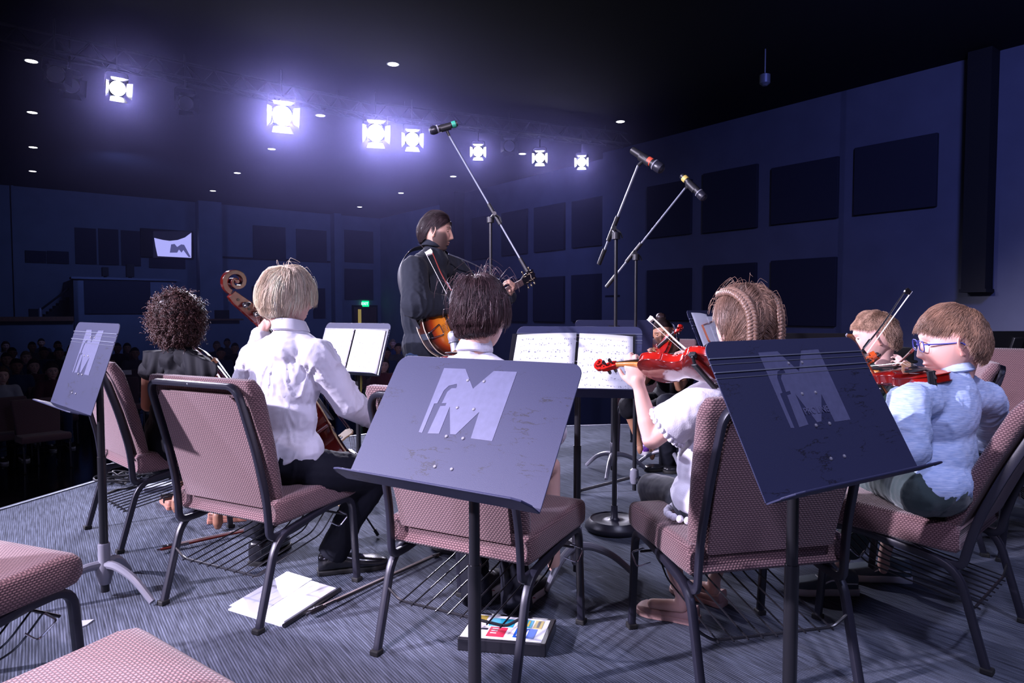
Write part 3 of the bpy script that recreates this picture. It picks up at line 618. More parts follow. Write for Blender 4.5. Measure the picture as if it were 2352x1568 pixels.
music_stand((1.13, 4.6, .83), 78, -15, 'music stand turned edge-on with a teal page, next to the bun girl', logo=False, ridges=False)
dT = bpy.context.scene.objects[-1]
music_stand((1.70, 3.9, .80), 172, -20, 'black music stand back just right of the braided head', logo=False, ridges=False, paint='black_metal')
music_stand((3.15, 4.3, .80), 186, -20, 'black music stand back at the right edge behind the chairs', logo=False, ridges=False, paint='black_metal')
mb = MB(); mb.box((0, 0, .42), (.16, .2, .84)); mb.box((0, -.002, .75), (.2, .22, .02)); o = one(mb, 'equipment_case', 'black_matte', 'tall black case between the two boys at the right', 'case', bevel=.01, smooth=0); o.location = (2.52, 4.5, 0)
# raised lettering pressed into the right stand, as seen in the photo
to = textmesh('raised_letters', 'PROLINE', .021, .0006, 'logo_paint', .0002); to.parent = dR; to.location = (-.002, -.0012, -.004); to.rotation_euler = (R(90), 0, 0)
#, 'FONT'); tx.body = 'PROLINE'; tx.align_x = 'CENTER'; tx.align_y = 'CENTER'; tx.size = .021; tx.extrude = .0006; tx.bevel_depth = .0002; tx.materials.append(MATS['logo_paint'])
def quad_page(mb, uvs, a, b, c, d, curl=.0, n=8):       # page grid on corners a,b,c,d with a slight bow
    a, b, c, d = [np.array(q, float) for q in (a, b, c, d)]; nn = nrm(np.cross(b - a, d - a)); v = []
    for i in range(n + 1):
        for j in range(n + 1):
            u, w = i / n, j / n; v.append((a * (1 - u) + b * u) * (1 - w) + (d * (1 - u) + c * u) * w + nn * curl * math.sin(u * math.pi)); uvs.append((u, w))
    f = [(i * (n + 1) + j, (i + 1) * (n + 1) + j, (i + 1) * (n + 1) + j + 1, i * (n + 1) + j + 1) for i in range(n) for j in range(n)]
    return mb.add(v, f)
def page(name, m, par, a, b, c, d, curl=.004, label=None):
    mb = MB(); uvs = []; quad_page(mb, uvs, a, b, c, d, curl); o = mb.build(name, m, par, 60); me = o.data
    l = me.uv_layers.new(name='UVMap'); vi = np.empty(len(me.loops), int); me.loops.foreach_get('vertex_index', vi); l.data.foreach_set('uv', np.array(uvs)[vi].ravel())
    s = o.modifiers.new('s', 'SOLIDIFY'); s.thickness = .0006; s.offset = 0
    if label: o['label'] = label
    return o
def on_desk(par_stand, desk, name, label, cat):
    M = desk.matrix_basis.copy(); M.translation = M.translation + par_stand.location
    t = bpy.data.objects.new(name, None); COL.objects.link(t); t.matrix_world = M; t.matrix_basis = M; return tag(t, label, cat)
# open ring binder on stand E (centre)
t = on_desk(sE, dE, 'ring_binder', 'open white ring binder of sheet music on the centre stand', 'binder')
mb = MB(); mb.box((-.135, -.004, -.022), (.27, .004, .285)); mb.box((.115, -.004, -.022), (.225, .004, .285)); mb.build('cover', 'binder_black', t, 0, bevel=.001)
page('page', 'music_page', t, (-.255, -.010, -.160), (-.006, -.012, -.160), (-.006, -.012, .122), (-.248, -.010, .112)); page('page', 'music_page', t, (.006, -.012, -.160), (.222, -.010, -.160), (.218, -.010, .108), (.006, -.012, .120))
mb = MB()
for z in (.095, -.02, -.125): mb.tube([(.012 * math.cos(a), -.012 - .014 * math.sin(a), z) for a in np.linspace(0, math.pi, 9)], .0015, 6)
mb.box((0, -.007, -.02), (.012, .003, .27)); mb.build('rings', 'chrome', t)
t = on_desk(sD, dD, 'ring_binder', 'open binder of printed music on the stand between the blond boy and the guitarist', 'binder')
mb = MB(); mb.box((0, -.004, -.018), (.50, .004, .288)); mb.build('cover', 'binder_black', t, 0, bevel=.001)
page('page', 'music_page', t, (-.235, -.01, -.155), (-.006, -.012, -.155), (-.006, -.012, .118), (-.232, -.010, .112)); page('page', 'music_page', t, (.006, -.012, -.155), (.238, -.010, -.158), (.232, -.010, .112), (.006, -.012, .118))
mb = MB()
for z in (.10, .04, -.10): mb.tube([(.01 * math.cos(a), -.012 - .012 * math.sin(a), z) for a in np.linspace(0, math.pi, 9)], .0012, 6)
mb.build('rings', 'chrome', t)
t = on_desk(sG, dG, 'sheet_music', 'loose white pages with an orange-edged sheet on the stand left of the braided head', 'sheet music')
page('page', 'paper', t, (-.23, -.005, -.16), (.02, -.006, -.16), (.03, -.006, .14), (-.21, -.005, .150), .006); page('page', 'music_page', t, (-.02, -.008, -.16), (.23, -.009, -.158), (.22, -.009, .12), (-.01, -.008, .13), .008)
mb = MB(); mb.tube([(-.08, -.015, -.15), (-.10, -.015, -.02), (-.145, -.015, .02), (-.15, -.015, .09), (.05, -.018, .105)], 0, sq=(.008, .001)); mb.build('orange_edge', 'orange_paper', t)
M = dT.parent if dT.parent else None
tobj = [o for o in bpy.data.objects if o.get('label', '').startswith('music stand turned edge-on')][0]; dk = [c for c in tobj.children if c.name.startswith('desk')][0]
t = on_desk(tobj, dk, 'sheet_music', 'teal printed page on the edge-on stand beside the bun girl', 'sheet music')
page('page', 'teal_page', t, (-.2, -.006, -.15), (.2, -.006, -.15), (.2, -.006, .13), (-.2, -.006, .13))
# ================================================================ microphones
def microphone(head, rear, ring, label, ringpos=.8, r=.017, gm='frame_paint', hm='black_plastic'):
    head = np.array(head); rear = np.array(rear); L = np.linalg.norm(head - rear); d = nrm(rear - head); t = thing('microphone', label, 'microphone', head)
    MB().lathe([(.001, 0), (.014, .002), (.0235, .012), (.0255, .026), (.0235, .042), (.020, .048)], axis=d).build('grille', gm, t)
    MB().lathe([(.0205, .046), (.0245, .048), (.0245, .054), (.0205, .056)], axis=d).build('collar', 'grey_cast', t)
    MB().lathe([(.019, .054), (.0185, .1), (r, L * .75), (r * .95, L - .004), (.001, L)], axis=d).build('handle', hm, t)
    k = L * ringpos; b = MB().lathe([(r + .0005, k - .012), (r + .0025, k - .010), (r + .0025, k + .010), (r + .0005, k + .012)], axis=d).build('colour_band', ring, t)
    return t
mat('string_silver', (.55, .55, .6), .35, .6); mat('band_red', (.75, .10, .05), .5); mat('band_yellow', (.65, .48, .12), .5); mat('band_green', (.03, .35, .22), .5); mat('red_gloss', (.55, .02, .015), .2, coat=1)
def boom_stand(base, ztop, lo, hi, mic, label, round_base=False, spin=0.):
    bx, by = base; t = thing('microphone_stand', label, 'microphone stand', (bx, by, 0)); B = np.array([bx, by, 0.])
    top = np.array([0, 0, ztop]); lo = np.array(lo) - B; hi = np.array(hi) - B
    mb = MB(); mb.tube([(0, 0, .03), (0, 0, ztop * .62)], .0120, 14); mb.tube([(0, 0, ztop * .6), top], .0085, 12); mb.build('pole', 'black_metal', t)
    MB().lathe([(.001, ztop * .57), (.017, ztop * .57), (.018, ztop * .63), (.011, ztop * .64)], n=14).build('height_clutch', 'black_plastic', t)
    d = nrm(hi - lo); k = np.dot(top - lo, d); cpt = lo + d * k
    MB().tube([lo, hi], .0055, 10).build('boom_arm', 'trim_metal', t); MB().tube([lo, lo + d * .09], .011, 12).build('counterweight', 'black_plastic', t)
    mb = MB(); mb.tube([cpt - d * .07, cpt + d * .07], .011, 12); mb.lathe([(.001, -.02), (.02, -.02), (.02, .012), (.001, .014)], c=top, n=14); mb.tube([top, cpt], .010, 10); s = np.cross(d, (0, 1, 0)); s = nrm(s)
    mb.tube([cpt, cpt + np.array([0, -.035, 0])], .012, 10); mb.tube(fillet([cpt + (0, -.03, 0), cpt + (.03, -.035, -.02), cpt + (.04, -.035, -.05)], .01), .004, 6); mb.build('clutch', 'black_plastic', t)
    m = (np.array(mic[0]) * .45 + np.array(mic[1]) * .55) - B
    mb = MB(); mb.tube([hi, m * .7 + hi * .3], .008, 8); md = nrm(np.array(mic[1]) - np.array(mic[0])); mb.tube([m - md * .03 + d * -.004, m + md * .03 + d * -.004], .0205, 14); mb.build('clip', 'black_plastic', t)
    if round_base:
        MB().lathe([(.001, .0), (.135, .0), (.145, .012), (.142, .03), (.118, .055), (.112, .05), (.095, .053), (.088, .048), (.07, .051), (.062, .046), (.045, .05), (.03, .048), (.018, .06), (.016, .12), (.001, .12)], n=48).build('round_base', 'frame_paint', t, 60)
        mb = MB(); mb.box((.0125, -.008, .19), (.002, .012, .07)); mb.build('sticker', 'paper', t, 0)
    else:
        MB().lathe([(.001, .07), (.02, .07), (.028, .10), (.024, .15), (.001, .17)], n=16).build('hub', 'grey_cast', t)
        for q in range(3):
            a = spin + q * 2 * math.pi / 3; mb = MB(); mb.tube([(0, 0, .11), (math.cos(a) * .33, math.sin(a) * .33, .012)], .009, 10); l = mb.build('leg', 'black_metal', t)
            mb = MB(); mb.tube([(math.cos(a) * .31, math.sin(a) * .31, .019), (math.cos(a) * .345, math.sin(a) * .345, .0125)], .0125, 10); mb.build('foot_cap', 'rubber', l)
    return t
m1 = (at(1524, 391, 3.12), at(1450, 343, 3.20)); m2 = (at(1620, 457, 3.72), at(1565, 402, 3.80)); m3 = (at(986, 302, 3.98), at(1052, 283, 4.0))
boom_stand((.505, 3.33), 1.445, at(1376, 606, 3.50), at(1466, 380, 3.17), m1, 'boom microphone stand on a round ridged base, pole right of the centre binder', True)
boom_stand((.715, 3.95), 1.39, at(1393, 659, 4.1), at(1574, 432, 3.78), m2, 'rightmost boom microphone stand on a tripod, arm leaning up to the right', spin=3.0)
boom_stand((-.122, 3.92), 1.60, at(1212, 624, 3.8), at(1032, 312, 4.0), m3, 'boom microphone stand beside the guitarist, its long arm rising to the left', spin=.4)
microphone(*m1, 'band_red', 'black microphone with a red band, high at the centre right', .42)
microphone(*m2, 'band_yellow', 'black microphone with a yellow band, lower right of the red-banded one', .84)
microphone(*m3, 'band_green', 'black microphone with a green band, top end of the tallest boom', .85)
mm = (at(1039, 760, 3.1), at(1046, 808, 3.08)); microphone(*mm, 'trim_metal', 'silver-grilled microphone upright in front of the guitar', .7, .014, 'string_silver', 'string_silver')
t = thing('short_microphone_stand', 'short microphone stand with a red clip left of the dark-haired boy', 'microphone stand', (mm[1][0], mm[1][1], 0)); zt = mm[1][2]
MB().tube([(0, 0, .02), (0, 0, zt - .03)], .009, 10).build('pole', 'black_metal', t); MB().lathe([(.001, 0), (.11, 0), (.12, .012), (.10, .03), (.02, .04), (.001, .05)], n=28).build('round_base', 'black_metal', t)
mb = MB(); mb.tube([(-.035, 0, zt - .075), (-.01, 0, zt - .03), (.02, 0, zt - .005)], .017, 12); mb.build('clip', 'red_gloss', t)
# ================================================================ things on the stage floor
def flat(mb, pts, z0, z1): return mb.prism([tuple(p[:2]) for p in pts], z0, z1, lambda u, v, z: (u, v, z))
t = thing('plastic_folder', 'clear plastic folder of white pages lying on the carpet under the blond cellist chair', 'folder')
fp = [atz(660, 1321), atz(781, 1358), atz(652, 1442), atz(524, 1402)]; c = sum(fp) / 4
mb = MB(); flat(mb, fp, .001, .006); mb.build('back_cover', 'clear_sleeve', t, 0); mb = MB(); flat(mb, [c + (p - c) * .93 for p in fp], .0062, .017); mb.build('pages', 'paper', t, 0, bevel=.002)
mb = MB(); a, b, q, d = [c + (p - c) * .98 for p in fp]; v = []
mb = MB(); flat(mb, [a, b * .5 + a * .5, q * .55 + d * .45, d], .0172, .0185); mb.build('sleeve', 'clear_sleeve', t, 0)
mb = MB(); mb.tube([fp[1] + (0, 0, .008), fp[2] + (0, 0, .008)], .008, 8); mb.build('spine', 'binder_black', t)
t = thing('binder', 'black binder with a colourful printed cover on the carpet below the dark-haired boy', 'binder')
bp = [atz(1092, 1402, .045), atz(1278, 1419, .045), atz(1254, 1478, .045), atz(1050, 1462, .045)]
mb = MB(); flat(mb, bp, .0, .042); mb.build('case', 'binder_black', t, 0, bevel=.004)
def bl(u, v): return bp[0] * (1 - u) * (1 - v) + bp[1] * u * (1 - v) + bp[2] * u * v + bp[3] * (1 - u) * v
def patch(name, u0, u1, v0, v1, m, z=.0425, h=.0008): mb = MB(); flat(mb, [bl(u0, v0), bl(u1, v0), bl(u1, v1), bl(u0, v1)], z, z + h); return mb.build(name, m, ins if name != 'cover_sheet' else t, 0)
mat('print_teal', (.02, .30, .42), .4); mat('print_red', (.62, .03, .08), .4); mat('print_blue', (.02, .12, .55), .4); mat('print_yellow', (.55, .42, .08), .4); mat('print_dark', (.03, .03, .05), .4)
ins = None; ins = patch('cover_sheet', .02, .94, .10, .95, 'paper')
patch('teal_block', .26, .55, .2, .5, 'print_teal', .0434); patch('teal_block', .62, .76, .17, .47, 'print_teal', .0434); patch('red_block', .30, .50, .53, .88, 'print_red', .0434); patch('blue_block', .60, .84, .5, .85, 'print_blue', .0434)
patch('yellow_block', .78, .88, .16, .47, 'print_yellow', .0434); patch('yellow_block', .10, .2, .14, .4, 'print_yellow', .0434); patch('scribble', .2, .28, .6, .66, 'print_dark', .0434)
for k in range(4): patch('text_line', .63 + k * .035, .645 + k * .035, .56, .80, 'paper', .0443, .0003)
for k in range(3): patch('text_line', .33 + .0 * k, .40, .58 + k * .08, .61 + k * .08, 'paper', .0443, .0003)
for k in range(2): patch('text_line', .65 + k * .05, .675 + k * .05, .20, .42, 'print_yellow', .0443, .0003)
patch('text_line', .815, .845, .19, .44, 'print_dark', .0443, .0003)
sp = [atz(174, 1446), atz(178, 1428), atz(216, 1424), atz(200, 1436)]; mb = MB(); flat(mb, sp, .001, .004); one(mb, 'paper_scrap', 'clear_sleeve', 'small pale scrap of paper on the carpet at the lower left', 'paper', smooth=0)
# cables and power strip near the stage edge
mb = MB(); flat(mb, [atz(326, 1124), atz(394, 1116), atz(396, 1124), atz(330, 1133)], 0, .03); one(mb, 'power_strip', 'trim_metal', 'pale power strip on the stage edge under the curly-haired girl', 'power strip', smooth=0, bevel=.004)
for k, (cx, cy) in enumerate(((292, 1098), (352, 1096), (268, 1112))):
    P = []; c0 = atz(cx, cy)
    for a in np.linspace(0, 14 + k * 4, 90): P.append(c0 + np.array([math.cos(a) * (.10 + .04 * math.sin(a * 1.7)), math.sin(a) * (.06 + .02 * math.cos(a * 2.3)), .012 + .012 * (a / 6) + .01 * math.sin(a * 3)]))
    one(MB().tube(P, .006, 6), 'cable', 'black_plastic', ['loose coil of black cable at the stage edge, middle one under the left chair', 'tangled black cable behind the power strip', 'small black cable coil nearest the stage corner'][k], 'cable')
one(MB().tube(catmull([atz(246, 1132, .006), atz(270, 1124, .006), atz(300, 1120, .006), atz(335, 1112, .006)]), .006, 6), 'cable', 'black_plastic', 'single black cable running along the carpet under the leftmost chair legs', 'cable')
# ================================================================ organic helpers
def npmesh(name, V, F, col=None):
    me = bpy.data.meshes.new(name); V = np.asarray(V, np.float32); F = np.asarray(F, np.int32); k = F.shape[1]
    me.vertices.add(len(V)); me.vertices.foreach_set('co', V.ravel()); me.loops.add(F.size); me.loops.foreach_set('vertex_index', F.ravel())
    me.polygons.add(len(F)); me.polygons.foreach_set('loop_start', np.arange(len(F), dtype=np.int32) * k)
    me.update(calc_edges=True); me.validate()
    if col is not None: vcol(me, col)
    me.shade_smooth(); return me
def vcol(me, col):
    col = np.asarray(col, np.float32)
    if col.ndim == 1: col = np.tile(col, (len(me.vertices), 1))
    a = me.color_attributes.new('Col', 'FLOAT_COLOR', 'POINT'); a.data.foreach_set('color', np.hstack([col[:, :3], np.ones((len(col), 1), np.float32)]).ravel())
def mobj(name, me, m, parent=None, loc=None):
    o = bpy.data.objects.new(name, me); COL.objects.link(o)
    for q in (m if isinstance(m, (list, tuple)) else [m]): me.materials.append(MATS[q])
    if parent: o.parent = parent
    return o
def fuse(mb, vox=.006, it=6, fac=.5):
    o = mb.build('tmp', None, None, 0); md = o.modifiers.new('r', 'REMESH'); md.mode = 'VOXEL'; md.voxel_size = vox; md.adaptivity = 0
    if it: sm = o.modifiers.new('s', 'SMOOTH'); sm.iterations = it; sm.factor = fac
    dg = bpy.context.evaluated_depsgraph_get(); e = o.evaluated_get(dg); me = bpy.data.meshes.new_from_object(e)
    old = o.data; bpy.data.objects.remove(o); bpy.data.meshes.remove(old); me.materials.clear(); me.shade_smooth(); return me
def vco(me): a = np.empty(len(me.vertices) * 3, np.float32); me.vertices.foreach_get('co', a); return a.reshape(-1, 3).astype(float)
def vno(me): a = np.empty(len(me.vertices) * 3, np.float32); me.vertices.foreach_get('normal', a); return a.reshape(-1, 3).astype(float)
def fnoise(P, seed, freq, n=5, stretch=None):
    g = np.random.default_rng(seed); v = np.zeros(len(P))
    Q = P if stretch is None else P * stretch
    wp = np.stack([np.sin(Q @ g.normal(size=3) * freq * .45 + g.uniform(0, 6)) for _ in range(3)], 1) * (.55 / freq) * 2
    for k in range(n):
        d = g.normal(size=3); d /= np.linalg.norm(d); v += np.sin((Q + wp * g.normal()) @ d * freq * g.uniform(.7, 1.6) + g.uniform(0, 6.28))
    return v / n ** .5
def wrinkle(me, seed, amp=.004, freq=28, stretch=(1, 1, .55), fine=.0008):
    P = vco(me); Nn = vno(me); a = fnoise(P, seed, freq, 4, np.array(stretch)); r = 1 - np.abs(a); r = np.clip(r, 0, 1) ** 2.2
    b = fnoise(P, seed + 9, freq * .35, 4); d = amp * (r - .3) * np.clip(.6 + .6 * b, 0, 1.4) + fine * fnoise(P, seed + 5, freq * 5, 4)
    P2 = P + Nn * d[:, None]; me.vertices.foreach_set('co', P2.astype(np.float32).ravel()); me.update(); return me
def fr(yaw, pitch=0, roll=0):
    M = Matrix.Rotation(yaw, 3, 'Z') @ Matrix.Rotation(pitch, 3, 'X') @ Matrix.Rotation(roll, 3, 'Y'); return np.array(M)
# ---- head as a displaced grid; local frame: +Y face, +Z up, ears at z=0
SK = {k: np.array(v) for k, v in dict(pale=(.78, .48, .40), tan=(.55, .30, .20), olive=(.60, .36, .27), brown=(.33, .16, .10)).items()}
NT, NP = 110, 150
def g2(x, z, cx, cz, sx, sz): return np.exp(-((x - cx) / sx) ** 2 - ((z - cz) / sz) ** 2)
def head_base(o):
    t = np.linspace(-math.pi, math.pi, NP, endpoint=False); ph = t - .42 * np.sin(t)          # ph=0 faces +Y
    v = np.linspace(.02, math.pi - .02, NT); v = v - .06 * np.sin(2 * v)
    VV, PP = np.meshgrid(v, ph, indexing='ij'); X = np.sin(VV) * np.sin(PP); Y = np.sin(VV) * np.cos(PP); Z = np.cos(VV)
    dn = np.clip(-Z, 0, 1); w = .077 * o.get('wide', 1); jaw = o.get('jaw', .30)
    x = w * X * (1 - jaw * dn ** 1.6); yf = .088 * (1 - .04 * dn); yb = .106 * (1 - .62 * dn ** 1.2)
    y = np.where(Y > 0, yf * Y, yb * Y) ; z = .118 * Z
    y = np.where(Y > 0, .088 * np.sign(Y) * np.abs(Y) ** .82 * (1 - .02 * dn), y)
    y = y + .016 * dn ** 2 * (Y > -.5)
    F = np.clip(Y, 0, 1) ** .6                                                              # front weight
    nz = o.get('nose', 1.)
    d = np.zeros_like(x)
    ramp = np.clip((.028 - z) / .057, 0, 1); d += F * nz * .021 * ramp ** 1.1 * np.exp(-(x / (.0085 + .004 * ramp)) ** 2) * (1 / (1 + np.exp(-(z + .0385) / .0028)))
    for s in (-1, 1):
        d += F * nz * .0075 * g2(x, z, s * .0115, -.031, .0065, .007)
        d -= F * .0125 * g2(x, z, s * .031, .012, .016, .0115); d += F * .0035 * g2(x, z, s * .028, .034, .022, .008)
        d += F * .005 * g2(x, z, s * .042, -.022, .022, .018); d -= F * .0025 * g2(x, z, s * .030, -.062, .012, .012)
    lp = o.get('lips', 1.)
    d += F * lp * .0065 * g2(x, z, 0, -.059, .021, .0052) + F * lp * .0065 * g2(x, z, 0, -.071, .018, .0055) - F * .0035 * g2(x, z, 0, -.065, .024, .0020)
    d -= F * .0045 * g2(x, z, 0, -.082, .02, .007) + F * .001 * g2(x, z, 0, -.048, .006, .006); d += F * o.get('chin', .009) * g2(x, z, 0, -.100, .022, .014)
    y = y + d
    P = np.stack([x, y, z], -1)
    skin = np.array(o['skin']); col = np.tile(skin, (NT, NP, 1))
    def mix(m, c): m = np.clip(m, 0, 1)[..., None]; return col * (1 - m) + np.array(c) * m
    col = mix(.55 * F * (g2(x, z, .045, -.025, .02, .02) + g2(x, z, -.045, -.025, .02, .02)), skin * np.array([1.05, .80, .78]))
    lm = F * np.clip(1.5 * (g2(x, z, 0, -.0595, .022, .0048) + g2(x, z, 0, -.0705, .019, .0055)), 0, 1) * o.get('lipc', .8); col = mix(lm, skin * np.array([.82, .50, .48]))
    col = mix(F * g2(x, z, 0, -.065, .024, .0016) * .8, skin * .25)
    for s in (-1, 1):
        bz = .030 + .004 * (1 - ((np.abs(x) - .032) / .02) ** 2); m = F * (np.exp(-((z - bz) / .0040) ** 2)) * ((x * s > .012) & (x * s < .054)); col = mix(m * o.get('brow', .8), o.get('browc', (.08, .04, .03)))
    if o.get('beard'):
        zt = -.045 + .045 * np.clip((np.abs(x) - .035) / .025, 0, 1); m = 1 / (1 + np.exp((z - zt) / .004)); m = m * (Y > -.15) * (1 - np.clip(1.6 * (g2(x, z, 0, -.0595, .017, .004) + g2(x, z, 0, -.0705, .014, .0045)), 0, 1))
        m2 = m; ng = .94
        col = mix(m2 * o['beard'] * ng, (.045, .03, .03))
    return P.reshape(-1, 3), col.reshape(-1, 3)
GF = np.array([(i * NP + j, i * NP + (j + 1) % NP, (i + 1) * NP + (j + 1) % NP, (i + 1) * NP + j) for i in range(NT - 1) for j in range(NP)])
def ear_mb(mb, s, sc=1.):
    c = np.array([s * .0735, -.006, -.002]); B = fr(s * R(-32)) @ fr(0, R(-8)); q = lambda a, r1, r2: c + B @ (np.array([s * .006, math.cos(a) * r1, math.sin(a) * r2]) * sc)
    rim = [q(a, .0175 - (.004 if a < 0 else 0), .031) for a in np.linspace(R(-95), R(215), 22)]; mb.tube(rim, np.r_[np.linspace(.0045, .0036, 11), np.linspace(.0036, .003, 11)] * sc, 8)
    mb.tube([c + B @ (np.array([s * .004, math.cos(a) * .009, math.sin(a) * .019]) * sc) for a in np.linspace(R(-60), R(190), 12)], .0026 * sc, 6)
    mb.ell(c + B @ np.array([-s * .001, -.002, 0]) * sc, np.array([.004, .0165, .029]) * sc, B); mb.ell(c + B @ np.array([s * .003, .006, -.026]) * sc, np.array([.005, .009, .010]) * sc, B); mb.ell(c + B @ np.array([s * .003, .014, -.004]) * sc, np.array([.004, .004, .008]) * sc, B)
def join(parts, name='body'):                      # [(V, F(list of polys or array), C)] -> one mesh with colours
    V = []; F = []; C = []; n = 0
    for v, f, c in parts:
        v = np.asarray(v, float); c = np.asarray(c, float); c = np.tile(c, (len(v), 1)) if c.ndim == 1 else c
        V.append(v); C.append(c); F += (np.asarray(f) + n).tolist() if isinstance(f, np.ndarray) else [[i + n for i in q] for q in f]; n += len(v)
    me = bpy.data.meshes.new(name); me.from_pydata(np.concatenate(V).tolist(), [], F); me.update(); fixn(me); vcol(me, np.concatenate(C)); me.shade_smooth(); return me
def mparts(me, c):
    F = [list(p.vertices) for p in me.polygons]; V = vco(me); bpy.data.meshes.remove(me); return (V, F, c)
def add_hand(mb, wr, d, up, s=1., curl=(.5, .6, .7, .8), side=1, thumb=.5, spread=.06):
    """wr wrist, d finger direction, up back-of-hand normal, side +1 thumb to the +x of (x=d x up)"""
    d = nrm(d); up = nrm(np.asarray(up, float) - d * np.dot(up, d)); x = np.cross(d, up) * side; wr = np.asarray(wr, float)
    B = np.stack([x, d, up], 1); pc = wr + d * .048 * s; mb.ell(pc, np.array([.038, .052, .0145]) * s, B, 16, 10); mb.cone(wr - d * .01 * s, wr + d * .03 * s, .025 * s, .024 * s)
    L = [(.043, .026, .021), (.046, .029, .022), (.042, .026, .021), (.034, .020, .018)]
    for k in range(4):
        fx = (.027 - k * .018) * s; b = wr + d * (.088 - (.004 if k in (0, 2) else 0) - (.012 if k == 3 else 0)) * s + x * fx; a = 0; dirx = nrm(d + x * (1.5 - k) * spread); r = .0088 * s * (1 - .07 * k)
        mb.cone(wr + d * .04 * s + x * fx * .7, b, .010 * s, r * 1.05, 10)
        for j, l in enumerate(L[k]):
            a += curl[k] * (1.0, 1.25, .9)[j]; dd = nrm(dirx * math.cos(a) - up * math.sin(a)); e = b + dd * l * s; mb.cone(b, e, r, r * .9, 10); b = e; r *= .92
    b = wr + d * .022 * s + x * .026 * s; dd = nrm(d * .75 + x * .75 - up * thumb); e = b + dd * .036 * s; mb.cone(wr + d * .012 * s + x * .012 * s, b, .015 * s, .0135 * s, 10); mb.cone(b, e, .0125 * s, .0100 * s, 10)
    dd2 = nrm(d * .95 + x * .30 - up * thumb * 1.2); e2 = e + dd2 * .030 * s; mb.cone(e, e2, .0098 * s, .0085 * s, 10)
# ---- hair
LASTCAP = [.01]
def strands(P, r0, r1, col, name, m, parent, side=3, cj=.18, seed=1):
    n, k, _ = P.shape; T = np.gradient(P, axis=1); T /= np.linalg.norm(T, axis=2, keepdims=True) + 1e-9
    ref = P - P.mean((0, 1)); u = np.cross(T, ref); u /= np.linalg.norm(u, axis=2, keepdims=True) + 1e-9; w = np.cross(T, u)
    rr = np.linspace(1, 0, k)[None, :, None] ** .6 * (r0 - r1) + r1; V = np.stack([P + (u * math.cos(a) + w * math.sin(a)) * rr for a in np.arange(side) * 2 * math.pi / side], 2)   # n,k,side,3
    idx = np.arange(n * k * side).reshape(n, k, side); a = idx[:, :-1]; b = idx[:, 1:]
    F = np.stack([a, np.roll(a, -1, 2), np.roll(b, -1, 2), b], -1).reshape(-1, 4)
    g = np.random.default_rng(seed); c = np.array(col) if np.ndim(col) == 1 else np.asarray(col)
    c = np.tile(c, (n, 1)) if c.ndim == 1 else c; c = c * (1 + g.normal(size=(n, 1)) * cj); C = np.repeat(np.clip(c, 0, 1), k * side, 0)
    return mobj(name, npmesh(name, V.reshape(-1, 3), F, C), m, parent)
def hairmask(o, P):                                # 1 where scalp carries hair
    x, y, z = P.T; ang = np.degrees(np.arctan2(np.abs(x), y))           # 0 front .. 180 back
    line = np.interp(ang, [0, 25, 55, 72, 85, 102, 114, 130, 180], o.get('line', [.078, .076, .060, .030, -.005, .000, -.03, -.055, -.070])); return (z - line)
def scalp(o, P, thick, seed=3):
    m = np.clip(hairmask(o, P) / .022, 0, 1); n = P / np.linalg.norm(P, axis=1, keepdims=True); return P + n * (m * thick - .003 * (1 - m))[:, None], m
def cap(o, Mh, parent, thick, m, col, seed=1, name='hair', bumps=.003, freq=120, lump=0):
    LASTCAP[0] = thick; P, _ = head_base(o); d = hairmask(o, P); n = P / np.linalg.norm(P, axis=1, keepdims=True); k = np.clip(d / .03, 0, 1) ** .6
    st = fnoise(P, seed, freq, 4, np.array([1, 1, .25])); lp = fnoise(P, seed + 3, 26, 4); Q = P + n * (k * (thick + bumps * st + lump * lp) + .0012 - .004 * (d < .003))[:, None]
    keep = d.reshape(NT, NP)[:, :] > -.004; f = GF[keep.ravel()[GF].all(1)]
    c = np.array(col) * (1 + .16 * st)[:, None]; me = bpy.data.meshes.new(name); Qw = Q @ Mh[0].T * Mh[2] + Mh[1]
    used = np.unique(f); re = -np.ones(len(Q), int); re[used] = np.arange(len(used)); return mobj(name, npmesh(name, Qw[used], re[f], np.clip(c[used], 0, 1)), 'hair_base', parent)
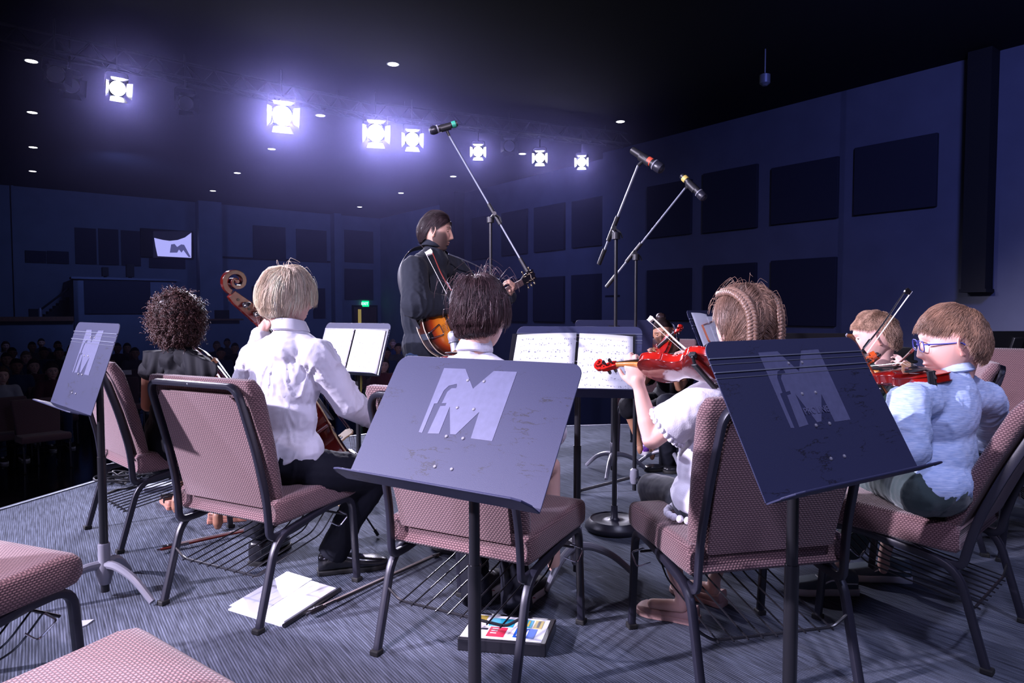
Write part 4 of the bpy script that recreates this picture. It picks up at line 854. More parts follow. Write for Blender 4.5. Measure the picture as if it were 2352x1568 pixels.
def flowhair(o, Mh, parent, N, L, thick, m, col, seed=1, crown=(0, -.045, .11), grav=.6, out=.25, swirl=0, steps=9, r=.0011, frizz=.0, line_off=0, minz=-.2, name='hair_strands', part=None, lift=0., lenf=None, inward=.0, fwd=0., clump=.12, base=None):
    base = LASTCAP[0] * .85 if base is None else base
    g = np.random.default_rng(seed); P, _ = head_base(o); d = hairmask(o, P); ok = np.where(d > line_off)[0]
    wgt = np.sin(np.linspace(.02, math.pi - .02, NT)).repeat(NP)[ok] * (1 - .42 * np.cos(np.linspace(-math.pi, math.pi, NP, endpoint=False)))[ok % NP]; r0 = g.choice(ok, N, p=wgt / wgt.sum()); p = P[r0]; kk = np.clip(hairmask(o, p) / .03, 0, 1)[:, None]; p = p + p / np.linalg.norm(p, axis=1, keepdims=True) * kk * base + g.normal(size=(N, 3)) * .0015
    n0 = p / np.linalg.norm(p, axis=1, keepdims=True); cr = np.array(crown)
    if part is not None: vx = np.where(p[:, 0] > part, 1., -1.)[:, None] * np.array([[1., 0, 0]]) ; v = vx * .8 + .3 * (p - cr) / .1 - np.array([0, 0, .35])
    else: v = p - cr; v /= np.linalg.norm(v, axis=1, keepdims=True) + 1e-6; v += swirl * np.cross(v, n0)
    v += n0 * lift; v[:, 1] += fwd
    LL = L * g.uniform(.75, 1.1, N) * (1 if lenf is None else lenf(p)); cl = fnoise(p, seed + 2, 95, 4); off = g.uniform(.35, 1, N) * thick * (1 + .35 * cl); LL = LL * (1 + .12 * cl); v = v + np.stack([fnoise(p, seed + 7 + q, 60, 3) for q in range(3)], 1) * clump; colr = np.array(col) * (1 + .22 * fnoise(p, seed + 4, 130, 4))[:, None]; out_ = [p.copy()]
    rad = np.array([.078, .102, .118]); cen = np.array([0, -.006, 0])
    for s in range(1, steps):
        v[:, 2] -= grav * .35; nn = p - cen; nn /= np.linalg.norm(nn, axis=1, keepdims=True); v -= nn * ((v * nn).sum(1) * (.75 if s > 1 else .3))[:, None]
        v += g.normal(size=v.shape) * frizz; v /= np.linalg.norm(v, axis=1, keepdims=True) + 1e-6; p = p + v * (LL / (steps - 1))[:, None]
        q = (p - cen) / rad; ln = np.linalg.norm(q, axis=1); tgt = 1 + (base * np.minimum(1, kk[:, 0] + s * .15) + off * min(1., s / 2.5)) / .1 ; f = np.where(p[:, 2] > -.075, np.clip(tgt / ln, .93, 1.5), 1)
        p = cen + (q * f[:, None]) * rad; p[:, :2] *= (1 - inward * (p[:, 2] < -.05))[:, None]; out_.append(p.copy())
    S_ = np.stack(out_, 1); return strands(S_ @ Mh[0].T * Mh[2] + Mh[1], r * Mh[2], r * .3, np.clip(colr, 0, 1), name, m, parent, seed=seed)
for nm, rg in (('hair', .42), ('hair_dark', .38)): vmat(nm, rg, spec=.5)
vmat('hair_base', .85, spec=.1)
vmat('skin', .48, spec=.45, sss=.12); vmat('skin_matte', .6, spec=.3)
vmat('vpaint', .5); vmat('varnish', .16, coat=1.)
def cloth(name, col, rough=.85, bump=.25, scale=500, sheen=.2, weave=None):
    m = mat(name, col, rough, spec=.2, noise_amt=.06, noise_scale=12, bump=bump, bump_scale=scale, sheen=sheen); return m
cloth('white_shirt', (.74, .72, .80)); cloth('white_jersey', (.76, .74, .80), bump=.4, scale=300); cloth('black_shirt', (.014, .017, .026), sheen=.05); cloth('black_trousers', (.008, .009, .016), .8, sheen=0); cloth('grey_trousers', (.045, .05, .065), .8)
cloth('green_trousers', (.035, .055, .055), .85); cloth('black_dress', (.004, .004, .007), .75, sheen=0); cloth('jeans', (.03, .06, .14)); cloth('dark_green', (.012, .030, .028))
def chambray():
    m, t, b = nt('chambray'); tc = N(t, 'ShaderNodeTexCoord'); mp = N(t, 'ShaderNodeMapping'); mp.inputs['Scale'].default_value = (40, 40, 400); t.links.new(tc.outputs['Object'], mp.inputs[0])
    n = N(t, 'ShaderNodeTexNoise', i_Scale=1., i_Detail=3.); t.links.new(mp.outputs[0], n.inputs['Vector']); r = N(t, 'ShaderNodeMapRange', i_1=.35, i_2=.7, i_3=0., i_4=1.); t.links.new(n.outputs[0], r.inputs[0])
    x = N(t, 'ShaderNodeMix', data_type='RGBA'); t.links.new(r.outputs[0], x.inputs[0]); x.inputs[6].default_value = (.34, .46, .72, 1); x.inputs[7].default_value = (.56, .66, .88, 1); t.links.new(x.outputs[2], b.inputs['Base Color']); b.inputs['Roughness'].default_value = .85
    bp = N(t, 'ShaderNodeBump', i_Strength=.3, i_Distance=.002); t.links.new(n.outputs[0], bp.inputs['Height']); t.links.new(bp.outputs[0], b.inputs['Normal'])
chambray()
# ---- whole figures
def seated(x, y, yaw, s, zs=.44, lean=.0, sw=.165, back=0.):
    B = fr(yaw); W = lambda a, b, c: np.array([x, y, 0]) + B @ np.array([a, b, 0]) + (0, 0, c); J = dict(yaw=yaw, s=s)
    J['pel'] = W(0, back, zs + .10 * s); J['wai'] = W(0, back + lean * .15, zs + .24 * s); J['che'] = W(0, back + lean * .42, zs + .42 * s); J['nek'] = W(0, back + lean * .6, zs + .56 * s); J['hd'] = W(0, back + lean * .75 + .02, zs + .725 * s)
    for sd, k in (('L', -1), ('R', 1)):
        J['sh' + sd] = W(k * sw * s, back + lean * .52, zs + .52 * s); J['el' + sd] = W(k * (sw + .07) * s, back + lean * .4 + .10 * s, zs + .27 * s); J['wr' + sd] = W(k * sw * .8 * s, back + .32 * s, zs + .30 * s)
        J['hi' + sd] = W(k * .085 * s, back + .02, zs + .085 * s); J['kn' + sd] = W(k * .12 * s, back + .43 * s, zs + .05 * s); J['an' + sd] = W(k * .13 * s, back + .45 * s, .085); J['to' + sd] = yaw
    return J
def shirt_mb(J, ease=.012, sleeve='long', hem=.0, cut=.6):
    s = J['s']; B = fr(J.get('tyaw', J['yaw'])); mb = MB(); e = ease
    up = nrm(J['nek'] - J['pel']); Bt = np.stack([B[:, 0], np.cross(up, B[:, 0]) , up], 1)
    mb.ell(J['che'] * .9 + J['wai'] * .1, np.array([.155 * s + e, .098 * s + e, .17 * s]), Bt); mb.ell(J['wai'], np.array([.140 * s + e * 1.2, .098 * s + e, .17 * s]), Bt)
    mb.ell(J['pel'] + up * .03, np.array([.158 * s + e * 1.5, .118 * s + e * 1.2, .12 * s + hem]), Bt); mb.cone(J['shL'], J['shR'], .058 * s + e * .5, .058 * s + e * .5); mb.cone(J['nek'] - up * .06 * s, J['nek'] + up * .0, .102 * s, .066 * s)
    m = (J['nek'] + up * .012 * s)
    for k in 'LR': mb.cone(m * .8 + J['sh' + k] * .2 - up * .02 * s, J['sh' + k], .052 * s, .056 * s + e * .5)
    if sleeve:
        for k in 'LR':
            a, b, c = J['sh' + k], J['el' + k], J['wr' + k]
            if sleeve == 'short': q = a * (1 - cut) + b * cut; mb.tube([a, a * .5 + q * .5, q], np.array([.058 * s + e * .5, .062 * s + e, .066 * s + e * 1.5]), 18)
            else: mb.cone(a, b, .062 * s + e * .8, .053 * s + e * 1.2); mb.cone(b, c * .93 + b * .07, .055 * s + e * 1.2, .036 * s + e * .7)
    return mb
def collar(J, m, parent, r=.062, h=.034, name='collar', tilt=.25):
    s = J['s']; up = nrm(J['hd'] - J['nek']); B = fr(J.get('tyaw', J['yaw'])); f = B[:, 1]; c = J['nek'] + up * .022 * s; mb = MB(); rs = []; n = 28
    ax = nrm(up + f * -tilt * 0)
    for rr, hh in ((r * 1.0, -.012), (r * .97, h), (r * 1.03, h + .003), (r * 1.22, h * .1), (r * 1.26, -.010), (r * 1.1, -.018)):
        a = np.arange(n) * 2 * math.pi / n; rs.append(c + np.outer(np.cos(a) * rr * s, B[:, 0]) + np.outer(np.sin(a) * rr * 1.08 * s, f) + np.outer(hh * s - tilt * .05 * np.sin(a) * s, up))
    mb.rings(rs, cap=False); o = mb.build(name, m, parent, 60); sd = o.modifiers.new('s', 'SOLIDIFY'); sd.thickness = .002; return o
def trousers_mb(J, ease=.010, short=None):
    s = J['s']; B = fr(J['yaw']); mb = MB(); mb.ell(J['pel'], np.array([.160 * s + ease, .120 * s + ease, .115 * s]), B)
    for k in 'LR':
        h, n, a = J['hi' + k], J['kn' + k], J['an' + k]; mb.cone(h, n, .088 * s + ease, .060 * s + ease)
        if short is None: mb.cone(n, n * .6 + a * .4, .060 * s + ease, .056 * s + ease); mb.tube([n * .75 + a * .25, n * .4 + a * .6, a + (0, 0, -.022)], np.array([.054 * s + ease, .050 * s + ease, .050 * s + ease * 1.5]), 16)
        else: mb.cone(n, n * (1 - short) + a * short, .060 * s + ease, .052 * s + ease * 1.8)
    return mb
def head_mat(J, o): return (fr(o['yaw'], o.get('pitch', 0), o.get('roll', 0)), np.asarray(o.get('pos', J['hd']), float), o.get('size', 1.))
def body(J, o, parent, arms='', vox=.004, legs='', hands=None, feet=''):
    skin = np.array(o['skin']); s = J['s']; Rh, ph, hs = Mh = head_mat(J, o); P, C = head_base(o); parts = [(P @ Rh.T * hs + ph, GF, C)]
    top = Rh @ np.array([0, 0, .1]) * hs + ph
    mb = MB(); ear_mb(mb, -1); ear_mb(mb, 1); me = fuse(mb, .0022, 3); P = vco(me); v, f, c = mparts(me, skin * np.array([1.0, .80, .76])); parts.append((v @ Rh.T * hs + ph, f, c))
    mb = MB(); cb = Rh @ np.array([0, -.028, -.05]) * hs + ph; mb.cone(J['nek'] + (0, 0, -.05), cb, .052 * s ** .5, .050 * hs); mb.cone(J['nek'] * .3 + cb * .7, Rh @ np.array([0, .0, -.055]) * hs + ph, .048 * hs, .046 * hs)
    B = fr(J['yaw']); mb.ell(J['che'], np.array([.11, .065, .10]) * s, B); mb.ell(J['wai'], np.array([.12, .08, .15]) * s, B); mb.ell(J['pel'], np.array([.14, .10, .10]) * s, B); mb.cone(J['shL'], J['shR'], .035 * s, .035 * s)
    for k in 'LR': mb.cone(J['hi' + k], J['kn' + k], .07 * s, .045 * s); mb.cone(J['kn' + k], J['an' + k], .045 * s, .03 * s)
    parts.append(mparts(fuse(mb, .008, 4), skin))
    mb = MB(); use = False
    for k in arms:
        a, b, c = J['sh' + k], J['el' + k], J['wr' + k]; mb.cone(a, b, .046 * s, .039 * s); m = b * .62 + c * .38; mb.cone(b, m, .037 * s, .038 * s); mb.cone(m, c, .037 * s, .0235 * s); use = True
    for k, h in (hands or {}).items(): add_hand(mb, J['wr' + k], h['d'], h['up'], s=h.get('s', s), curl=h.get('curl', (.5, .6, .7, .8)), side=h.get('side', 1), thumb=h.get('thumb', .5)); mb.cone(J['wr' + k] + nrm(J['el' + k] - J['wr' + k]) * .09, J['wr' + k], .029 * s, .0235 * s); use = True
    for k in legs: n, a = J['kn' + k], J['an' + k]; m = n * .7 + a * .3; mb.cone(n, m, .046 * s, .050 * s); mb.cone(m, a, .048 * s, .028 * s); mb.cone(a, a + (0, 0, -.03), .028 * s, .03 * s); f_ = np.array(J.get('ft' + k, (0, 0, 0)), float); mb.cone(a + (0, 0, -.035), a + f_ * .13 * s + (0, 0, -.048), .028 * s, .022 * s); use = True
    if use: parts.append(mparts(fuse(mb, vox, 3), skin * np.array([1.0, .97, .95])))
    bo = mobj('body', join(parts), 'skin', parent)
    if o.get('eyes', 1):
        mb = MB(); 
        for sx in (-1, 1): mb.ell((sx * .031, .0640, .011), (.0120, .0120, .0120), n=20, m=14)
        v = np.concatenate(mb.v); loc = v - np.where(v[:, :1] > 0, 1, -1) * np.array([.031, 0, 0]) - np.array([0, .0640, .011]); lk = nrm(np.array(o.get('look', (0, 1, -.15)))); dd = (loc / .0120) @ lk
        c = np.where((dd > .80)[:, None], np.array([.03, .018, .012]), np.array([.50, .46, .46])); me = bpy.data.meshes.new('eyes'); me.from_pydata((v @ Rh.T * hs + ph).tolist(), [], mb.f); me.update(); vcol(me, c); me.shade_smooth(); mobj('eyes', me, 'varnish', bo)
        mb = MB(); lid = o.get('lid', .5)
        for sx in (-1, 1):
            rs = [] ; n = 16
            for th in np.linspace(R(88), R(88) - R(120) * lid - R(12), 10):
                rs.append(np.array([(sx * .031 + .0142 * math.sin(a) * math.cos(th) , .0636 + .0142 * math.cos(a) * math.cos(th), .011 + .0138 * math.sin(th)) for a in np.linspace(R(-80), R(80), n)]))
            V = np.concatenate(rs); f = [(i * n + j, i * n + j + 1, (i + 1) * n + j + 1, (i + 1) * n + j) for i in range(len(rs) - 1) for j in range(n - 1)]; mb.add(V, f)
        V = np.concatenate(mb.v); me = bpy.data.meshes.new('eyelids'); me.from_pydata((V @ Rh.T * hs + ph).tolist(), [], mb.f); me.update()
        cc = np.tile(skin * .92, (len(V), 1)); cc[n * 9:n * 10] = (.03, .02, .02); cc[n * 19:n * 20] = (.03, .02, .02); vcol(me, cc); me.shade_smooth(); mobj('eyelids', me, 'skin', bo)
    return bo, Mh
def clothing(name, mb, m, parent, vox=.0065, amp=.005, freq=50, seed=1, it=5, stretch=(1, 1, .55), fine=.0007):
    me = wrinkle(fuse(mb, vox, it), seed, amp, freq, stretch, fine); return mobj(name, me, m, parent)
def shoe(parent, heel, yaw, L=.25, style='dress', upper='black_shoe', sole='rubber', name='shoe', h=.07, pitch=0):
    B = fr(yaw); heel = np.asarray(heel, float); W = lambda P: np.asarray(P) @ B.T + heel
    st = [(0, .55, .0, .80), (.02, .75, 0, .95), (.12, .80, 0, 1.), (.28, .78, 0, 1.05), (.45, .80, 0, .80), (.62, .98, 0, .62), (.78, 1.0, 0, .52), (.90, .85, 0, .44), (.97, .55, 0, .34), (1.0, .2, 0, .22)]
    if style == 'flat': st = [(a, b, c, {0: .62, .02: .72, .12: .62, .28: .42, .45: .33, .62: .33, .78: .36}.get(a, d * .75)) for a, b, c, d in st]
    mb = MB(); rs = []
    for y, w, z, hh in st:
        q = rrect(-.042 * w, .042 * w, .012, .016 + h * hh, min(.03 * w, h * hh * .45)); rs.append(W([(x, y * L, zz) for x, zz in q]))
    mb.rings(rs); u = mb.build(name, upper, parent, 60)
    mb = MB(); rs = []
    for y, w, z, hh in st:
        q = rrect(-.045 * w - .001, .045 * w + .001, 0, .020 if style != 'sneaker' else .028, .005); rs.append(W([(x, y * (L + .008) - .004, zz) for x, zz in q]))
    mb.rings(rs); mb.build('sole', sole, u, 40)
    if style in ('dress', 'sneaker'):
        mb = MB()
        for k in range(4):
            y = (.42 + k * .055) * L; z = .016 + h * (.86 - k * .07); mb.tube(W([(-.016, y, z - .002), (0, y + .003, z + .003), (.016, y, z - .002)]), .0022, 6)
        mb.tube(W([(0, .40 * L, .018 + h * .9), (.03, .36 * L, .02 + h * .95), (.026, .42 * L, .02 + h * .7)]), .002, 5); mb.build('laces', 'paper' if style == 'sneaker' else 'black_plastic', u)
    return u
mat('black_shoe', (.012, .012, .016), .25, coat=.5); mat('pink_shoe', (.55, .33, .30), .6, bump=.6, bump_scale=200); mat('grey_canvas', (.10, .13, .16), .8, bump=.4); mat('white_rubber', (.75, .72, .76), .5); mat('black_canvas', (.01, .01, .014), .85)
mat('sequin', (.25, .08, .55), .25, .6, noise_amt=.9, noise_scale=60); mat('sandal', (.45, .20, .14), .5); mat('skin_dark_plain', (.45,.20,.13), .5); mat('pink_band', (.6, .05, .12), .5)
# ================================================================ instruments
def orient(t, origin, ydir, zdir, sc=1.):
    y = nrm(ydir); z = np.asarray(zdir, float); z = nrm(z - y * np.dot(z, y)); x = np.cross(y, z)
    M = Matrix(np.stack([x, y, z], 1).tolist()).to_4x4(); M = M @ Matrix.Scale(sc, 4) if sc != 1 else M; M.translation = Vector(origin); t.matrix_world = M; t.matrix_basis = M; return t
mat('violin_red', (.40, .012, .008), .14, coat=1, noise_amt=.25, noise_scale=18); mat('violin_back', (.20, .012, .010), .14, coat=1, noise_amt=.35, noise_scale=14); mat('violin_orange', (.50, .07, .015), .14, coat=1, noise_amt=.3, noise_scale=14)
streak_mat('cello_red', (.13, .009, .006), .16, (9, 9, 9), .55, 1); streak_mat('neck_maple', (.62, .24, .06), .3, (60, 10, 60), .3, .5); mat('ebony', (.012, .010, .012), .28, coat=.3); mat('bridge_wood', (.65, .42, .22), .5); mat('string_steel', (.6, .6, .62), .25, 1); mat('purfling', (.75, .55, .30), .4)
def vio_outline(n=10):
    a = catmull([(0, 0), (.030, .004), (.070, .018), (.098, .050), (.1035, .075), (.1005, .098), (.0915, .113), (.0925, .1185)], n)
    b = catmull([(.0925, .1185), (.080, .125), (.064, .145), (.0560, .172), (.0580, .200), (.070, .224), (.0785, .2325)], n)
    c = catmull([(.0785, .2325), (.077, .242), (.0830, .268), (.0838, .290), (.076, .318), (.052, .342), (.026, .3535), (.012, .3555)], n)
    r = np.vstack([a[:-1], b[:-1], c]); l = r[1:-0 or None][::-1] * [-1, 1]; return np.vstack([r, l])
VO = vio_outline()
def make_strings_instrument(name, label, cat, rib=.031, arch=.014, top='violin_red', back='violin_back', ribm='violin_red', neckm='neck_maple', headm='violin_red', chin=True, edge=None, group=None, pegm='ebony', bz=.033):
    t = thing(name, label, cat, (0, 0, 0), 0, group); n = len(VO); cen = np.array([0, .172])
    def plate(nm, z0, sg, m):
        mb = MB(); rs = []
        rs.append(np.hstack([VO * [.985, 1], np.full((n, 1), z0 - sg * .0035)]))
        for k, h in ((1.0, -.002), (1.0, .0), (.985, .0012), (.95, .0004), (.88, .004), (.75, .0085), (.55, .0120), (.3, .0138), (.04, .0142)):
            q = cen + (VO - cen) * k; rs.append(np.hstack([q, np.full((n, 1), z0 + sg * (h * arch / .014))]))
        mb.rings(rs); return mb.build(nm, m, t, 50)
    tp = plate('top_plate', rib, 1, top); plate('back_plate', 0, -1, back)
    mb = MB(); q = cen + (VO - cen) * .965; mb.rings([np.hstack([q, np.full((n, 1), z)]) for z in (0, rib)], cap=False); mb.build('ribs', ribm, t, 60)
    if edge: mb = MB(); mb.tube(np.hstack([VO * [.99, 1], np.full((n, 1), rib + .001)]), .0016, 6, closed=True); mb.tube(np.hstack([VO * [.99, 1], np.full((n, 1), -.001)]), .0016, 6, closed=True); mb.build('edging', edge, t)
    for s in (-1, 1):
        f = catmull([(s * .022, .200), (s * .030, .207), (s * .034, .200), (s * .036, .185), (s * .040, .165), (s * .046, .148), (s * .052, .143), (s * .056, .150)], 4)
        z = rib + arch * (1 - (np.abs(f[:, 0]) / .075) ** 2) * .75 + .0025; mb = MB(); mb.tube(np.column_stack([f, z]), np.interp(np.arange(len(f)), [0, 2, len(f) / 2, len(f) - 3, len(f) - 1], [.003, .001, .0022, .001, .003]), 6); mb.build('f_hole', 'ebony', tp)
    # neck, pegbox and scroll
    mb = MB(); rs = []
    for y, w, z0, z1 in ((.335, .017, rib - .028, rib + .006), (.352, .016, rib - .024, rib + .010), (.368, .0150, rib - .012, rib + .012), (.40, .0135, rib - .004, rib + .014), (.470, .0120, rib + .0, rib + .017), (.485, .0125, rib - .003, rib + .018)):
        a = np.arange(14) * 2 * math.pi / 14; rs.append(np.column_stack([w * np.cos(a), np.full(14, y), (z0 + z1) / 2 + (z1 - z0) / 2 * np.sin(a)]))
    mb.rings(rs); mb.build('neck', neckm, t, 60)
    zb = rib + .008; mb = MB(); rs = []
    def sec(c, wd, th, nx, nz):    # rect section centred c in yz plane, normal dir (ny,nz)
        return np.array([(-wd, c[0] + nx * th, c[1] + nz * th), (wd, c[0] + nx * th, c[1] + nz * th), (wd, c[0] - nx * th, c[1] - nz * th), (-wd, c[0] - nx * th, c[1] - nz * th)])
    pts = [((.484, zb), .0125, .010), ((.50, zb - .001), .0125, .0125), ((.52, zb - .006), .0118, .013), ((.54, zb - .013), .0105, .0115), ((.556, zb - .0165), .0085, .009)]
    for i, (c, w, th) in enumerate(pts):
        a = pts[max(i - 1, 0)][0]; b = pts[min(i + 1, len(pts) - 1)][0]; d = nrm(np.array(b) - a); rs.append(sec(c, w, th, -d[1], d[0]))
    mb.rings(rs); rs = []; c0 = np.array([.573, zb + .004]); th = np.linspace(R(-128), R(400), 40)
    for i, a in enumerate(th):
        k = i / 39; rad = .0205 * (1 - k) ** .8 + .003; w = .0075 + .010 * k ** .8; hh = .0055 * (1 - k * .55); c = c0 + np.array([math.cos(a), math.sin(a)]) * rad; rs.append(sec(c, w, hh, math.cos(a), math.sin(a)))
    mb.rings(rs); mb.tube([(-.020, c0[0], c0[1]), (.020, c0[0], c0[1])], .0042, 10)
    o = mb.build('scroll', headm, t, 40, bevel=.0012)
    mb = MB(); rs = []
    for y, w, h in ((.214, .0205, .021), (.30, .0175, .0155), (.40, .0145, .0085), (.487, .0120, .003)):
        rs.append(np.array([(x, y, rib + .013 + h * .62 + (.004 * (1 - (x / w) ** 2) if k else -.004)) for k, x in [(1, v) for v in np.linspace(-w, w, 7)] + [(0, v) for v in np.linspace(w, -w, 3)]]))
    mb.rings(rs); mb.build('fingerboard', 'ebony', t, 50)
    mb = MB(); zt = rib + arch + bz; mb.prism([(-.021, rib + arch - .003), (-.012, rib + arch - .003), (-.008, rib + arch + .012), (.008, rib + arch + .012), (.012, rib + arch - .003), (.021, rib + arch - .003), (.017, rib + arch + .015), (.0195, zt - .008), (.010, zt - .001), (0, zt), (-.010, zt - .001), (-.0195, zt - .008), (-.017, rib + arch + .015)], .1585, .162, lambda u, v, w: (u, w, v)); mb.build('bridge', 'bridge_wood', t, 0, bevel=.0006)
    mb = MB(); rs = []
    for y, w, z in ((.004, .009, rib + .012), (.05, .014, rib + .022), (.105, .0215, rib + .027), (.118, .020, rib + .027)): rs.append(np.array([(x, y, z + zz) for x, zz in ((-w, 0), (0, .004), (w, 0), (w, -.004), (-w, -.004))]))
    mb.rings(rs); mb.tube([(0, .01, rib + .012), (0, -.006, rib * .5)], .004, 8); mb.build('tailpiece', 'ebony', t, 40)
    for k in range(4):
        x = -.0135 + k * .009; zz = zt - .001 - abs(k - 1.5) * .002; MB().tube([(x, .116, rib + .030), (x, .160, zz), (x * .52, .486, rib + .021), (x * .3, .51, rib + .012)], .0005, 5).build('string', 'string_steel', t)
    for k in range(4):
        s = 1 if k % 2 else -1; y = .500 + k * .0135; z = zb - .001 - k * .004; mb = MB(); mb.tube([(-s * .014, y, z), (s * .024, y, z)], np.array([.0028, .0042]), 8)
        mb.ell((s * .034, y, z), (.0105, .0045, .0085), n=12, m=8); mb.ell((s * .024, y, z), (.003, .0058, .0058), n=10, m=6); mb.build('peg', pegm, t)
    if chin:
        mb = MB(); mb.ell((-.045, .040, rib + .020), (.040, .030, .006)); mb.box((-.012, .002, rib / 2), (.03, .006, rib + .03)); mb.tube([(-.022, .001, -.006), (-.022, .001, rib + .012)], .003, 8); mb.tube([(-.004, .001, -.006), (-.004, .001, rib + .012)], .003, 8); mb.build('chin_rest', 'black_plastic', t, bevel=.001)
    return t
def bow(frog, tip, side, label, L=None, stick='bow_wood', group=None, gap=.019, hairc='bow_hair', name='bow', k=1., headm=None):
    a = np.asarray(frog, float); b = np.asarray(tip, float); t = thing(name, label, 'bow', a, 0, group); d = nrm(b - a); s = np.asarray(side, float); s = nrm(s - d * np.dot(s, d)); L = np.linalg.norm(b - a); P = lambda u, v: d * u + s * v
    MB().tube([P(L * u_, .007 * math.sin(u_ * math.pi) ** 2) for u_ in np.linspace(0, 1, 17)], np.linspace(.0046, .0029, 17) * k, 8).build('stick', stick, t)
    mb = MB(); mb.add([P(L - .006, -.003 * k), P(L + .004, .0), P(L - .006, gap), P(L - .017, gap), P(L - .020, .001)] + [], [(0, 1, 2, 3, 4)]); q = nrm(np.cross(d, s)) * .0045 * k
    V = [P(L - .012, -.004 * k), P(L + .005, -.001), P(L + .002, gap), P(L - .016, gap), P(L - .024, .001)]; mb = MB(); mb.add([v + q for v in V] + [v - q for v in V], [(0, 1, 2, 3, 4), (9, 8, 7, 6, 5)] + [(i, (i + 1) % 5, 5 + (i + 1) % 5, 5 + i) for i in range(5)]); tp = mb.build('head', headm or stick, t, 0)
    mb = MB(); V = [P(L + .003, gap), P(L - .018, gap), P(L - .018, gap + .0018), P(L + .006, gap + .0018)]; mb.add([v + q for v in V] + [v - q for v in V], [(0, 1, 2, 3), (7, 6, 5, 4)] + [(i, (i + 1) % 4, 4 + (i + 1) % 4, 4 + i) for i in range(4)]); mb.build('tip_plate', 'paper', tp, 0)
    V = [P(.012, .003), P(.066, .003), P(.062, gap - .002), P(.055, gap + .003), P(.016, gap + .003)]; mb = MB(); mb.add([v + q * 1.4 for v in V] + [v - q * 1.4 for v in V], [(0, 1, 2, 3, 4), (9, 8, 7, 6, 5)] + [(i, (i + 1) % 5, 5 + (i + 1) % 5, 5 + i) for i in range(5)]); f = mb.build('frog', 'ebony', t, 0, bevel=.001)
    for sg in (1, -1): MB().ell(P(.037, gap * .6) + q * 1.4 * sg, (.004, .004, .004), n=10, m=6).build('frog_eye', 'chrome', f)
    MB().tube([P(-.014, 0), P(0, 0)], .0046 * k, 8).build('end_screw', 'chrome', t); MB().tube([P(.07, 0), P(.075, 0), P(.12, .0005)], .0052 * k, 8).build('silver_grip', 'chrome', t)
    V = [P(.060, gap), P(L - .012, gap), P(L - .012, gap + .0012), P(.060, gap + .0012)]; mb = MB(); mb.add([v + q for v in V] + [v - q for v in V], [(0, 1, 2, 3), (7, 6, 5, 4)] + [(i, (i + 1) % 4, 4 + (i + 1) % 4, 4 + i) for i in range(4)]); mb.build('hair', hairc, t, 0)
    return t
mat('bow_wood', (.16, .025, .018), .25, coat=.6); mat('bow_brown', (.28, .09, .035), .3, coat=.5); mat('bow_hair', (.78, .66, .58), .5); mat('bow_white', (.80, .76, .74), .5)
